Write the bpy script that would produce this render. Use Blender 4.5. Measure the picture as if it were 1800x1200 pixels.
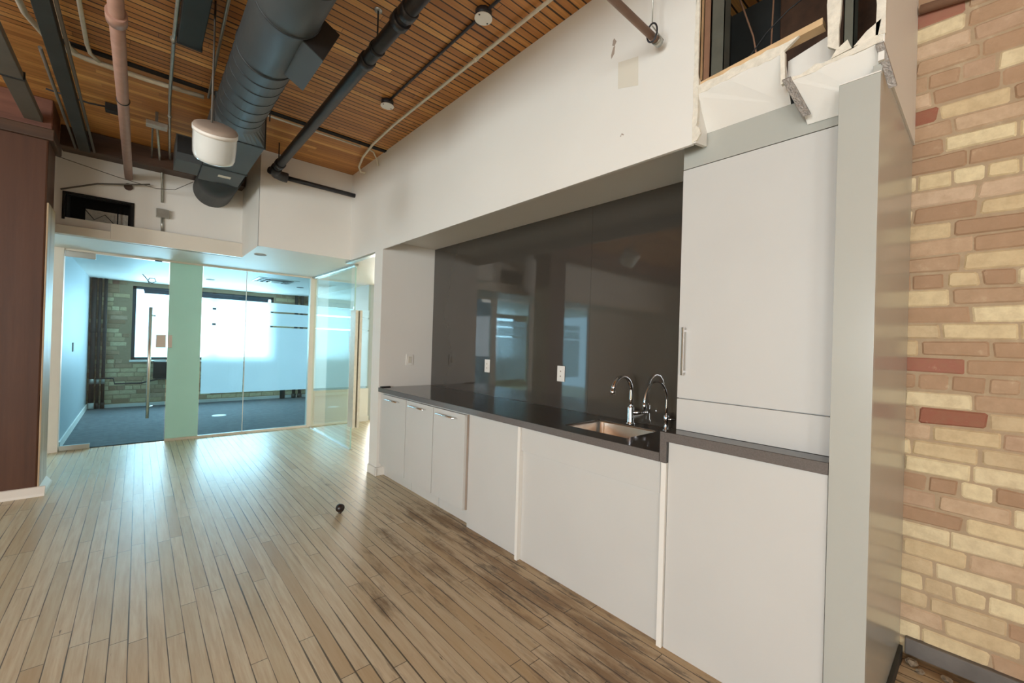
import bpy, math, random
from mathutils import Vector, Matrix

for o in list(bpy.data.objects):
    bpy.data.objects.remove(o)
C = bpy.context.scene.collection
SC = bpy.context.scene
random.seed(7)

# ------------------------------------------------------------------ camera
cam_data = bpy.data.cameras.new('camera')
cam_data.sensor_width = 36.0
cam_data.lens = 742.97 * 36.0 / 1800.0
cam_data.clip_start = 0.02
cam = bpy.data.objects.new('camera', cam_data)
C.objects.link(cam)
RV = Vector((0.74905878, -0.66180505, 0.03041413))
UV = Vector((-0.0255806, 0.01698146, 0.99952852))
FV = Vector((0.6620095, 0.74948362, 0.00420926))
cam.matrix_world = Matrix(((RV.x, UV.x, -FV.x, 0.0), (RV.y, UV.y, -FV.y, 0.0), (RV.z, UV.z, -FV.z, 1.39), (0, 0, 0, 1)))
SC.camera = cam

# ------------------------------------------------------------------ world, exposure, daylight
SC.view_settings.view_transform = 'Standard'
SC.view_settings.look = 'None'
SC.view_settings.gamma = 1.0
SC.view_settings.use_curve_mapping = False
SC.view_settings.exposure = 0.56
w = bpy.data.worlds.new('world'); SC.world = w; w.use_nodes = True
bg = w.node_tree.nodes['Background']
bg.inputs[0].default_value = (0.80, 0.93, 1.0, 1)
bg.inputs[1].default_value = 2.5

def portal(loc, rot, sx, sy):
    l = bpy.data.lights.new('window_daylight', 'AREA'); l.shape = 'RECTANGLE'; l.size = sx; l.size_y = sy
    l.cycles.is_portal = True
    o = bpy.data.objects.new('window_daylight', l); C.objects.link(o); o.location = loc; o.rotation_euler = rot

def daylight(loc, rot, sx, sy, power, col):
    l = bpy.data.lights.new('window_daylight', 'AREA'); l.shape = 'RECTANGLE'; l.size = sx; l.size_y = sy
    l.energy = power; l.color = col
    o = bpy.data.objects.new('window_daylight', l); C.objects.link(o); o.location = loc; o.rotation_euler = rot

PI = math.pi
WARM = (0.92, 0.98, 1.0)
# tall windows of the main room: rear wall (Y=-5) and left wall (X=-6); daylight area lights stand in the openings
REAR_WIN = [(-5.6, -3.6)]
LEFT_WIN = [(-3.8, -2.2), (-1.0, 0.8)]
for a, b in REAR_WIN:
    daylight(((a + b) / 2, -4.98, 1.65), (PI / 2, 0, 0), b - a, 1.7, 62, WARM)
for a, b in LEFT_WIN:
    daylight((-5.98, (a + b) / 2, 1.65), (PI / 2, 0, -PI / 2), b - a, 1.7, 150 if a > -2 else 85, WARM)
COOL = (0.78, 0.93, 1.0)
daylight((1.05, 10.62, 1.55), (-PI / 2, 0, 0), 2.3, 1.35, 100, COOL)
daylight((4.3, 10.62, 1.55), (-PI / 2, 0, 0), 2.0, 1.5, 220, (1.0, 0.95, 0.86))
daylight((-2.9, 10.62, 1.55), (-PI / 2, 0, 0), 3.2, 1.35, 90, COOL)

# ------------------------------------------------------------------ material helpers
class NT:
    def __init__(s, name):
        s.m = bpy.data.materials.new(name); s.m.use_nodes = True; s.t = s.m.node_tree
        s.t.nodes.clear(); s.out = s.t.nodes.new('ShaderNodeOutputMaterial')
    def n(s, typ, ins=None, out=0, **kw):
        nd = s.t.nodes.new('ShaderNode' + typ)
        for k, v in kw.items(): setattr(nd, k, v)
        for k, v in (ins or {}).items():
            if isinstance(v, bpy.types.NodeSocket): s.t.links.new(v, nd.inputs[k])
            else: nd.inputs[k].default_value = v
        return nd.outputs[out]
    def math(s, op, a, b=0.0, c=0.0, clamp=False):
        return s.n('Math', {0: a, 1: b, 2: c}, operation=op, use_clamp=clamp)
    def pos(s): return s.n('NewGeometry')
    def sep(s, v):
        nd = s.t.nodes.new('ShaderNodeSeparateXYZ'); s.t.links.new(v, nd.inputs[0]); return nd.outputs
    def comb(s, x, y, z): return s.n('CombineXYZ', {0: x, 1: y, 2: z})
    def noise(s, vec, scale, detail=2.0, rough=0.5): return s.n('TexNoise', {'Vector': vec, 'Scale': scale, 'Detail': detail, 'Roughness': rough}, 0)
    def white(s, vec, out=0): return s.n('TexWhiteNoise', {'Vector': vec}, out)
    def ramp(s, fac, stops, interp='LINEAR'):
        nd = s.t.nodes.new('ShaderNodeValToRGB'); s.t.links.new(fac, nd.inputs[0]); cr = nd.color_ramp; cr.interpolation = interp
        while len(cr.elements) > 1: cr.elements.remove(cr.elements[-1])
        cr.elements[0].position = stops[0][0]; cr.elements[0].color = c4(stops[0][1])
        for p, c in stops[1:]:
            e = cr.elements.new(p); e.color = c4(c)
        return nd.outputs[0]
    def mix(s, fac, a, b, blend='MIX'):
        nd = s.t.nodes.new('ShaderNodeMix'); nd.data_type = 'RGBA'; nd.blend_type = blend
        for i, v in ((0, fac), (6, a), (7, b)):
            if isinstance(v, bpy.types.NodeSocket): s.t.links.new(v, nd.inputs[i])
            else: nd.inputs[i].default_value = v if i == 0 else c4(v)
        return nd.outputs[2]
    def surf(s, sock): s.t.links.new(sock, s.out.inputs[0]); return s.m
    def pbsdf(s, **k):
        nd = s.t.nodes.new('ShaderNodeBsdfPrincipled')
        nm = {'col': 'Base Color', 'rough': 'Roughness', 'metal': 'Metallic', 'normal': 'Normal', 'coat': 'Coat Weight', 'coatr': 'Coat Roughness', 'spec': 'Specular IOR Level', 'alpha': 'Alpha', 'ecol': 'Emission Color', 'estr': 'Emission Strength'}
        for kk, v in k.items():
            i = nd.inputs[nm[kk]]
            if isinstance(v, bpy.types.NodeSocket): s.t.links.new(v, i)
            else: i.default_value = c4(v) if kk in ('col', 'ecol') else v
        return nd.outputs[0]
    def bump(s, h, strength=0.3, dist=0.01, normal=None):
        d = {'Height': h, 'Strength': strength, 'Distance': dist}
        if normal: d['Normal'] = normal
        return s.n('Bump', d)
def c4(c): return (c[0], c[1], c[2], 1.0)
def S(r, g, b):   # 8 bit display colour to linear
    f = lambda v: ((v / 255 + 0.055) / 1.055) ** 2.4 if v / 255 > 0.04045 else v / 255 / 12.92
    return (f(r), f(g), f(b))

def simple(name, col, rough=0.5, metal=0.0, var=0.06, scale=6.0, bump=0.0, bscale=60.0, **k):
    t = NT(name); P = t.n('TexCoord', out=3)
    nz = t.noise(P, scale, 4.0)
    dark = tuple(v * (1 - var) for v in col); light = tuple(min(1, v * (1 + var)) for v in col)
    cc = t.ramp(nz, [(0.3, dark), (0.7, light)])
    d = dict(col=cc, rough=rough, metal=metal, **k)
    if bump: d['normal'] = t.bump(t.noise(P, bscale, 3.0), bump, 0.004)
    return t.surf(t.pbsdf(**d))

M = {}
M['white_paint'] = simple('white_paint', S(232, 228, 220), 0.55, var=0.02, scale=1.5, bump=0.05, bscale=180)
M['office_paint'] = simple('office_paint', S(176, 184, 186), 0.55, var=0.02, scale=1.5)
M['cream_trim'] = simple('cream_trim', S(226, 218, 204), 0.4, var=0.02)
M['laminate'] = simple('grey_laminate', S(202, 200, 195), 0.38, var=0.015, scale=3)
M['panel_grey'] = simple('panel_grey', S(178, 178, 170), 0.2, var=0.015, scale=3)
M['quartz'] = simple('dark_quartz', S(58, 54, 52), 0.12, var=0.2, scale=300, spec=0.6)
M['quartz_edge'] = simple('quartz_edge', S(104, 98, 95), 0.18, var=0.12, scale=200)
M['backsplash'] = simple('backsplash_slab', S(68, 63, 57), 0.035, var=0.05, scale=2, spec=1.1)
M['chrome'] = simple('chrome', (0.86, 0.86, 0.88), 0.06, 1.0, var=0.01)
M['steel'] = simple('brushed_steel', (0.74, 0.72, 0.68), 0.25, 1.0, var=0.05, scale=30)
M['satin'] = simple('satin_metal', (0.66, 0.64, 0.60), 0.32, 1.0, var=0.03)
M['galv'] = simple('galvanised', S(176, 176, 168), 0.3, 0.7, var=0.12, scale=25)
M['beige_pipe'] = simple('beige_conduit', S(218, 210, 190), 0.35, 0.2, var=0.06, scale=25)
M['duct'] = simple('painted_duct', S(72, 76, 77), 0.5, 0.15, var=0.06, scale=4)
M['duct_dark'] = simple('duct_dark', S(40, 45, 46), 0.55, 0.1, var=0.1, scale=5)
M['black_pipe'] = simple('black_iron', S(52, 52, 56), 0.42, 0.25, var=0.2, scale=18, bump=0.2)
M['dark'] = simple('dark_void', S(24, 22, 20), 0.9, var=0.2)
M['black'] = simple('black_paint', S(30, 30, 30), 0.5, var=0.1)
M['red_pipe'] = simple('primer_pipe', S(172, 134, 118), 0.5, var=0.1, scale=14)
M['brown_pipe'] = simple('brown_pipe', S(142, 108, 86), 0.45, 0.2, var=0.1, scale=14)
M['tray'] = simple('cable_tray', S(50, 52, 50), 0.6, 0.2, var=0.15)
M['raceway'] = simple('raceway', S(98, 92, 84), 0.55, 0.1, var=0.1)
M['plastic'] = simple('white_plastic', S(238, 234, 226), 0.35, var=0.01)
M['stud'] = simple('steel_stud', S(118, 122, 112), 0.4, 0.6, var=0.1, scale=14)
M['raw_wood'] = simple('raw_wood', S(214, 180, 136), 0.7, var=0.12, scale=12)
M['gypsum'] = simple('broken_gypsum', S(228, 220, 204), 0.9, var=0.1, scale=40, bump=0.8, bscale=90)
M['bead'] = simple('corner_bead', S(140, 132, 124), 0.5, 0.5, var=0.2, scale=60, bump=0.6, bscale=160)
M['shade'] = simple('roller_shade', S(70, 76, 84), 0.8, var=0.04)
M['frame_dark'] = simple('window_frame_dark', S(66, 72, 76), 0.4, 0.3, var=0.05)
M['scuff'] = simple('scuff', S(168, 152, 138), 0.8, var=0.1)
M['patch'] = simple('paint_patch', S(222, 214, 198), 0.5, var=0.02)
M['sill'] = simple('grey_stone', S(110, 104, 98), 0.8, var=0.15, scale=8, bump=0.3)
M['rubble'] = simple('rubble', S(140, 125, 105), 0.95, var=0.45, scale=28, bump=1.0, bscale=70)
M['knob'] = simple('dark_knob', S(38, 30, 28), 0.3, var=0.1)
M['carpet'] = simple('carpet', S(98, 102, 104), 0.95, var=0.22, scale=14, bump=0.4, bscale=250)

def glass(name, tint, refl=1.0):
    t = NT(name)
    fr = t.n('Fresnel', {'IOR': 1.45})
    bf = t.n('NewGeometry', out=6)
    fac = t.math('MULTIPLY', t.math('MULTIPLY', fr, refl, clamp=True), t.math('SUBTRACT', 1.0, bf))
    tr = t.n('BsdfTransparent', {'Color': c4(tint)}); gl = t.n('BsdfGlossy', {'Color': (1, 1, 1, 1), 'Roughness': 0.0})
    return t.surf(t.n('MixShader', {0: fac, 1: tr, 2: gl}))
M['glass'] = glass('office_glass', (0.68, 0.87, 0.94))
M['door_glass'] = glass('door_glass', (0.93, 0.98, 0.96), 0.8)
M['pane'] = glass('window_pane', (0.97, 0.99, 1.0), 0.6)
def frosted():
    t = NT('frosted_film'); P = t.n('TexCoord', out=3)
    nz = t.noise(P, 3.0, 2.0)
    col = t.ramp(nz, [(0.3, (0.90, 0.92, 0.92)), (0.7, (0.93, 0.95, 0.95))])
    rf = t.n('BsdfRefraction', {'Color': col, 'Roughness': 0.42, 'IOR': 1.12})
    tl = t.n('BsdfTranslucent', {'Color': col}); df = t.n('BsdfDiffuse', {'Color': col})
    a = t.n('MixShader', {0: 0.10, 1: tl, 2: df}); b = t.n('MixShader', {0: 0.42, 1: a, 2: rf})
    tr = t.n('BsdfTransparent', {'Color': (0.9, 0.97, 1, 1)})
    return t.surf(t.n('MixShader', {0: 0.12, 1: b, 2: tr}))
M['frost'] = frosted()
def greenglass():
    t = NT('back_painted_green_glass'); P = t.n('TexCoord', out=3)
    col = t.ramp(t.noise(P, 2.0), [(0.3, S(202, 230, 218)), (0.7, S(207, 234, 222))])
    tl = t.n('BsdfTranslucent', {'Color': col}); p = t.pbsdf(col=col, rough=0.18, spec=0.6)
    return t.surf(t.n('MixShader', {0: 0.35, 1: p, 2: tl}))
M['green_glass'] = greenglass()
def lens():
    t = NT('lamp_lens'); P = t.n('TexCoord', out=3)
    col = t.ramp(t.noise(P, 8.0), [(0.3, (0.86, 0.90, 0.88)), (0.7, (0.92, 0.95, 0.93))])
    p = t.pbsdf(col=col, rough=0.08, coat=1.0); tl = t.n('BsdfTranslucent', {'Color': col})
    return t.surf(t.n('MixShader', {0: 0.2, 1: p, 2: tl}))
M['lens'] = lens()

def plank_nodes(t, u, v, W, L, gapw, gape):
    """u runs across boards, v along them. returns board random, colour vector id, gap mask, local coords"""
    ui = t.math('DIVIDE', u, W); bi = t.math('FLOOR', ui); fu = t.math('FRACT', ui)
    off = t.white(t.comb(bi, 3.1, 0.0)); le = t.math('ADD', t.math('MULTIPLY', t.white(t.comb(bi, 8.7, 0.0)), L * 0.5), L * 0.75)
    vi = t.math('DIVIDE', t.math('ADD', v, t.math('MULTIPLY', off, 9.0)), le); si = t.math('FLOOR', vi); fv = t.math('FRACT', vi)
    rid = t.comb(bi, si, 1.3)
    du = t.math('MULTIPLY', t.math('SUBTRACT', 0.5, t.math('ABSOLUTE', t.math('SUBTRACT', fu, 0.5))), W)
    dv = t.math('MULTIPLY', t.math('SUBTRACT', 0.5, t.math('ABSOLUTE', t.math('SUBTRACT', fv, 0.5))), le)
    return rid, du, dv, bi

def floor_mat():
    t = NT('maple_floor'); P = t.n('NewGeometry', out=0); x, y, z = t.sep(P)
    rid, du, dv, bi = plank_nodes(t, x, y, 0.065, 1.25, 0, 0)
    r1 = t.white(rid); r2 = t.white(t.n('VectorMath', {0: rid, 1: (5.2, 1.1, 7.7)}, operation='ADD'))
    base = t.ramp(r1, [(0.0, S(212, 201, 170)), (0.3, S(220, 210, 182)), (0.6, S(228, 219, 192)), (0.85, S(216, 202, 170)), (1.0, S(200, 180, 144))])
    gv = t.comb(t.math('MULTIPLY', x, 26.0), t.math('MULTIPLY', y, 1.6), t.math('MULTIPLY', r2, 30.0))
    grain = t.noise(gv, 2.2, 6.0, 0.62)
    base = t.mix(t.ramp(grain, [(0.35, (0.55,) * 3), (0.62, (0.0,) * 3)]), base, S(190, 164, 122))
    # wear: grimy traffic path along the kitchen run
    wn = t.noise(t.comb(t.math('MULTIPLY', x, 5.0), t.math('MULTIPLY', y, 0.9), 0.0), 1.7, 7.0, 0.66)
    nearx = t.n('MapRange', {'Value': x, 'From Min': 0.5, 'From Max': 1.7})
    neary = t.n('MapRange', {'Value': y, 'From Min': 4.6, 'From Max': 2.4})
    near = t.math('MULTIPLY', nearx, neary)
    th = t.math('SUBTRACT', 0.66, t.math('MULTIPLY', near, 0.24))
    wear = t.math('MULTIPLY', t.math('SUBTRACT', wn, th), 7.0, clamp=True)
    wn2 = t.noise(t.comb(t.math('MULTIPLY', x, 16.0), t.math('MULTIPLY', y, 3.2), 5.0), 1.0, 6.0, 0.75)
    speck = t.math('MULTIPLY', t.math('MULTIPLY', t.math('SUBTRACT', wn2, t.math('SUBTRACT', 0.66, t.math('MULTIPLY', near, 0.13))), 12.0, clamp=True), t.math('ADD', 0.12, t.math('MULTIPLY', near, 0.88)))
    base = t.mix(t.math('MULTIPLY', wear, 0.85), base, S(98, 78, 54))
    base = t.mix(t.math('MULTIPLY', near, 0.5), base, S(168, 130, 84))
    seam = t.math('MULTIPLY', t.math('LESS_THAN', du, t.n('MapRange', {'Value': t.noise(t.comb(bi, t.math('MULTIPLY', y, 2.2), 4.0), 1.0, 4.0, 0.7), 'From Min': 0.5, 'From Max': 0.75, 'To Min': 0.0, 'To Max': 0.020})), t.math('ADD', 0.15, t.math('MULTIPLY', near, 0.85)))
    base = t.mix(t.math('MULTIPLY', seam, 0.6), base, S(86, 70, 52))
    base = t.mix(t.math('MULTIPLY', speck, 0.7), base, S(92, 80, 66))
    # small black gouges
    g = t.noise(t.comb(t.math('MULTIPLY', x, 22.0), t.math('MULTIPLY', y, 3.4), 2.0), 1.0, 3.0, 0.7)
    gouge = t.math('MULTIPLY', t.math('SUBTRACT', g, 0.715), 22.0, clamp=True)
    base = t.mix(gouge, base, S(48, 40, 30))
    # gaps of uneven width
    gw = t.n('MapRange', {'Value': t.noise(t.comb(bi, t.math('MULTIPLY', y, 0.9), 0.0), 1.0, 3.0), 'From Min': 0.42, 'From Max': 0.66, 'To Min': 0.0006, 'To Max': 0.0042})
    gl = t.math('LESS_THAN', du, gw); ge = t.math('LESS_THAN', dv, 0.0018)
    gap = t.math('MAXIMUM', gl, ge)
    base = t.mix(t.math('MULTIPLY', gap, 0.85), base, S(46, 36, 24))
    rough = t.math('ADD', t.math('ADD', 0.29, t.math('MULTIPLY', grain, 0.12)), t.math('MULTIPLY', t.math('MAXIMUM', wear, near), 0.22))
    h = t.math('ADD', t.math('MULTIPLY', t.noise(t.comb(t.math('MULTIPLY', x, 9.0), t.math('MULTIPLY', y, 4.0), r1), 1.0, 2.0), 0.5), t.math('MULTIPLY', t.math('SUBTRACT', 1.0, gap), 0.8))
    h = t.math('ADD', h, t.math('MULTIPLY', r2, 0.25))
    return t.surf(t.pbsdf(col=base, rough=rough, normal=t.bump(h, 0.4, 0.004), spec=0.7))
M['floor'] = floor_mat()

def ceil_mat():
    t = NT('timber_deck'); P = t.n('NewGeometry', out=0); x, y, z = t.sep(P)
    rid, du, dv, bi = plank_nodes(t, y, x, 0.055, 2.2, 0, 0)
    r1 = t.white(rid); r2 = t.white(t.n('VectorMath', {0: rid, 1: (5.2, 1.1, 7.7)}, operation='ADD'))
    base = t.ramp(r1, [(0.0, S(172, 113, 56)), (0.4, S(208, 144, 76)), (0.8, S(222, 158, 86)), (1.0, S(250, 193, 113))])
    grain = t.noise(t.comb(t.math('MULTIPLY', x, 1.8), t.math('MULTIPLY', y, 40.0), t.math('MULTIPLY', r2, 30.0)), 1.5, 5.0, 0.6)
    base = t.mix(t.ramp(grain, [(0.4, (0.45,) * 3), (0.65, (0, 0, 0))]), base, S(156, 98, 51))
    blot = t.noise(P, 0.9, 3.0); base = t.mix(t.ramp(blot, [(0.35, (0.35,) * 3), (0.6, (0, 0, 0))]), base, S(165, 104, 54))
    gw = t.n('MapRange', {'Value': t.noise(t.comb(bi, t.math('MULTIPLY', x, 0.8), 0.0), 1.0, 3.0), 'From Min': 0.35, 'From Max': 0.7, 'To Min': 0.0020, 'To Max': 0.0085})
    gap = t.math('MAXIMUM', t.math('LESS_THAN', du, gw), t.math('LESS_THAN', dv, 0.001))
    farf = t.n('MapRange', {'Value': y, 'From Min': 4.1, 'From Max': 4.16, 'To Min': 0.95, 'To Max': 0.22})
    base = t.mix(t.math('MULTIPLY', gap, farf), base, S(35, 20, 9))
    return t.surf(t.pbsdf(col=base, rough=0.5, normal=t.bump(t.math('SUBTRACT', 1.0, gap), 0.5, 0.006)))
M['deck'] = ceil_mat()

def wood_mat(name, c1, c2, c3, axis='z'):
    t = NT(name); P = t.n('NewGeometry', out=0); x, y, z = t.sep(P)
    if axis == 'z': v = t.comb(t.math('MULTIPLY', x, 14.0), t.math('MULTIPLY', y, 14.0), t.math('MULTIPLY', z, 0.8))
    else: v = t.comb(t.math('MULTIPLY', x, 0.8), t.math('MULTIPLY', y, 14.0), t.math('MULTIPLY', z, 14.0))
    g = t.noise(v, 1.0, 6.0, 0.6)
    base = t.ramp(g, [(0.3, c1), (0.5, c2), (0.72, c3)])
    big = t.noise(P, 1.3, 2.0); base = t.mix(t.ramp(big, [(0.4, (0.3,) * 3), (0.6, (0, 0, 0))]), base, c1)
    cr = t.noise(t.comb(t.math('MULTIPLY', x, 30.0), t.math('MULTIPLY', y, 30.0), t.math('MULTIPLY', z, 0.6)), 1.0, 2.0) if axis == 'z' else g
    ck = t.math('GREATER_THAN', cr, 0.76)
    base = t.mix(t.math('MULTIPLY', ck, 0.6), base, tuple(v * 0.25 for v in c1))
    return t.surf(t.pbsdf(col=base, rough=0.5, normal=t.bump(g, 0.25, 0.005)))
M['timber'] = wood_mat('stained_timber', S(72, 42, 25), S(83, 50, 31), S(92, 57, 37))
M['lit_side'] = wood_mat('lit_column_side', S(150, 122, 92), S(182, 156, 124), S(200, 178, 146))  # pale tones stand for office light falling on the column side
M['beam'] = wood_mat('beam_timber', S(84, 50, 38), S(112, 70, 54), S(128, 84, 66), 'x')
M['beam_dark'] = wood_mat('dark_beam_timber', S(58, 40, 28), S(76, 52, 36), S(90, 62, 42), 'x')

def brick_mat(name, grey=0.0):
    t = NT(name); P = t.n('NewGeometry', out=0)
    vc = t.n('VertexColor', layer_name='brick') if False else t.n('Attribute', attribute_name='brick')
    n1 = t.noise(P, 22.0, 6.0, 0.65); n2 = t.noise(P, 90.0, 3.0)
    c = t.mix(t.ramp(n1, [(0.35, (0.28,) * 3), (0.6, (0, 0, 0))]), vc, S(150, 122, 92))
    c = t.mix(t.ramp(n1, [(0.62, (0.0,) * 3), (0.78, (0.4,) * 3)]), c, S(214, 196, 164))
    return t.surf(t.pbsdf(col=c, rough=0.85, spec=0.2, normal=t.bump(t.math('ADD', n1, t.math('MULTIPLY', n2, 0.4)), 0.5, 0.006)))
M['brick'] = brick_mat('old_brick')

# ------------------------------------------------------------------ mesh helpers
class MB:
    def __init__(s): s.v = []; s.f = []; s.smooth = []
    def add(s, vs, fs, sm=False):
        b = len(s.v); s.v += [tuple(p) for p in vs]; s.f += [tuple(i + b for i in f) for f in fs]; s.smooth += [sm] * len(fs); return s
    def box(s, x0, x1, y0, y1, z0, z1):
        return s.add([(x0, y0, z0), (x1, y0, z0), (x1, y1, z0), (x0, y1, z0), (x0, y0, z1), (x1, y0, z1), (x1, y1, z1), (x0, y1, z1)],
                     [(0, 3, 2, 1), (4, 5, 6, 7), (0, 1, 5, 4), (1, 2, 6, 5), (2, 3, 7, 6), (3, 0, 4, 7)])
    def tube(s, path, r, seg=12, cap=True):
        P = [Vector(p) for p in path]; n = len(P); R = r if isinstance(r, (list, tuple)) else [r] * n
        T = [(P[min(i + 1, n - 1)] - P[max(i - 1, 0)]).normalized() for i in range(n)]
        up = Vector((0, 0, 1)) if abs(T[0].z) < 0.9 else Vector((1, 0, 0))
        u = T[0].cross(up).normalized(); vs = []; fs = []
        for i in range(n):
            u = (u - T[i] * u.dot(T[i])).normalized(); v = T[i].cross(u)
            for k in range(seg):
                a = 2 * PI * k / seg; vs.append(P[i] + (u * math.cos(a) + v * math.sin(a)) * R[i])
        for i in range(n - 1):
            for k in range(seg):
                k2 = (k + 1) % seg; fs.append((i * seg + k, i * seg + k2, (i + 1) * seg + k2, (i + 1) * seg + k))
        s.add(vs, fs, True)
        if cap: s.add(vs[:seg], [tuple(range(seg))]); s.add(vs[-seg:], [tuple(range(seg))[::-1]])
        return s
    def lathe(s, prof, origin, axis=(0, 0, 1), seg=24):
        a = Vector(axis).normalized(); up = Vector((0, 0, 1)) if abs(a.z) < 0.9 else Vector((1, 0, 0))
        u = a.cross(up).normalized(); v = a.cross(u); o = Vector(origin); vs = []; fs = []
        for (r, h) in prof:
            for k in range(seg):
                t = 2 * PI * k / seg; vs.append(o + a * h + (u * math.cos(t) + v * math.sin(t)) * max(r, 1e-4))
        for i in range(len(prof) - 1):
            for k in range(seg):
                k2 = (k + 1) % seg; fs.append((i * seg + k, i * seg + k2, (i + 1) * seg + k2, (i + 1) * seg + k))
        return s.add(vs, fs, True)
    def prism(s, pts, d):   # polygon given as 3D points, extruded by vector d
        n = len(pts); d = Vector(d); q = [Vector(p) for p in pts]; q2 = [p + d for p in q]
        s.add(q + q2, [tuple(range(n))[::-1], tuple(range(n, 2 * n))] + [(i, (i + 1) % n, (i + 1) % n + n, i + n) for i in range(n)]); return s

def obj(name, mb, mat, parent=None, bev=0.0, seg=2):
    me = bpy.data.meshes.new(name)
    loc = Vector((0, 0, 0))
    if parent is not None:
        p = parent
        while p is not None: loc += Vector(p.location); p = p.parent
    me.from_pydata([tuple(Vector(v) - loc) for v in mb.v], [], mb.f)
    for p, sm in zip(me.polygons, mb.smooth): p.use_smooth = sm
    import bmesh
    bm = bmesh.new(); bm.from_mesh(me); bmesh.ops.remove_doubles(bm, verts=bm.verts, dist=1e-6)
    bmesh.ops.recalc_face_normals(bm, faces=bm.faces); bm.to_mesh(me); bm.free()
    me.materials.append(M[mat] if isinstance(mat, str) else mat)
    o = bpy.data.objects.new(name, me); C.objects.link(o)
    if parent is not None: o.parent = parent
    if bev:
        m = o.modifiers.new('bevel', 'BEVEL'); m.width = bev; m.segments = seg; m.limit_method = 'ANGLE'; m.angle_limit = math.radians(40)
    return o
def rebase(o):   # move a stand-alone mesh's origin to the bottom centre of its bounds
    vs = [v.co for v in o.data.vertices]; c = Vector(((min(v.x for v in vs) + max(v.x for v in vs)) / 2, (min(v.y for v in vs) + max(v.y for v in vs)) / 2, min(v.z for v in vs)))
    for v in o.data.vertices: v.co -= c
    o.location = c; return o
def tag(o, label, cat, group=None):
    o['label'] = label; o['category'] = cat
    if group: o['group'] = group
    return o
def thing(name, label, cat, loc, group=None):
    o = bpy.data.objects.new(name, None); C.objects.link(o); o.location = loc; o.empty_display_size = 0.05
    return tag(o, label, cat, group)
def solo(name, mb, mat, label, cat, bev=0.0, group=None):
    return tag(rebase(obj(name, mb, mat, None, bev)), label, cat, group)
def struct(name, mb, mat, label=None, bev=0.0, parent=None):
    o = obj(name, mb, mat, parent, bev)
    if parent is None: o['kind'] = 'structure'
    if label: o['label'] = label
    if parent is None: o['category'] = name.split('_')[0]
    return o
def B(*a): return MB().box(*a)
def arc(c, r, a0, a1, n, ax, ay):
    c = Vector(c); ax = Vector(ax); ay = Vector(ay)
    return [c + ax * r * math.cos(a0 + (a1 - a0) * i / n) + ay * r * math.sin(a0 + (a1 - a0) * i / n) for i in range(n + 1)]
def copy_tree(o, parent=None, shift=(0, 0, 0)):
    c = o.copy(); C.objects.link(c); c.parent = parent
    if parent is None: c.location = Vector(o.location) + Vector(shift)
    for ch in list(o.children): copy_tree(ch, c)
    return c

CEIL = 3.315; DROP = 2.317; KX = 1.845; BX = 2.72; GY = 7.0; FY = 10.5

# ------------------------------------------------------------------ structure
struct('floor', B(-6.2, 7.2, -5.2, 10.7, -0.06, 0.0), 'floor', 'worn maple strip floor of narrow boards with dark gaps')
struct('floor_carpet', B(-0.66, 2.93, 7.03, 10.5, 0.0, 0.012), 'carpet', 'blue grey carpet inside the glass fronted office')
struct('ceiling', B(-6.2, 2.95, -5.2, 6.2, CEIL, CEIL + 0.1), 'deck', 'brown timber deck ceiling of narrow boards running across')
# dropped ceiling of passage and offices
struct('ceiling_dropped', B(-6.2, 7.2, 5.982, 10.6, DROP, DROP + 0.06).box(0.903, 7.2, 5.023, 5.982, DROP, DROP + 0.06).box(1.87, 7.2, 4.135, 5.024, 2.325, 2.40).box(1.862, 7.2, 4.3, 5.03, DROP, DROP + 0.06), 'white_paint', 'white dropped ceiling over the glass fronted offices')
# kitchen fascia and passage header, plane X=1.845
struct('wall_right', B(KX, KX + 0.016, 0.905, 5.02, 2.31, CEIL), 'white_paint', 'white upper wall above the kitchen alcove', bev=0.0)
struct('wall_alcove', B(KX + 0.001, 2.50, 4.12, 4.30, 0, 2.42).box(KX - 0.0, KX + 0.02, 4.121, 4.299, 0, 2.3095), 'white_paint', 'white end wall of the kitchen alcove')
struct('wall_passage', B(KX + 0.0, 7.2, 4.30, 4.31, 0, DROP).box(7.1, 7.2, 4.3, 10.6, 0, DROP), 'white_paint', 'white wall of the passage behind the kitchen')
struct('ceiling_alcove', B(KX + 0.015, BX, 1.0, 4.13, 2.405, 2.42), 'white_paint', 'white ceiling of the kitchen alcove')
struct('wall_alcove_back', B(2.475, 2.50, 0.30, 4.12, 0, 2.405), 'white_paint', 'wall behind the dark backsplash')
# upper back wall parts
struct('wall_back', B(0.9, KX + 0.01, 5.02, 5.04, DROP - 0.001, CEIL).box(0.9, 0.92, 5.021, 6.0, DROP - 0.001, CEIL), 'white_paint', 'white boxed out upper wall over the glass front')
WB = MB()
WB.box(-6.0, -0.57, 6.0, 6.02, DROP, 3.32).box(-0.57, -0.088, 6.0, 6.02, 2.72, 3.32).box(-0.088, 0.9, 6.0, 6.02, DROP, 3.32).box(-0.57, -0.088, 6.0, 6.02, DROP, 2.49)
struct('wall_back_left', WB, 'white_paint', 'white upper wall at the back with a dark vent opening')
struct('trim_1', B(-0.24, 0.9, 5.93, 6.0, DROP, 2.482).box(-6.0, -0.24, 5.93, 6.0, DROP, 2.40), 'cream_trim', 'stepped cream ledge along the foot of the upper back wall', bev=0.003)
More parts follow.
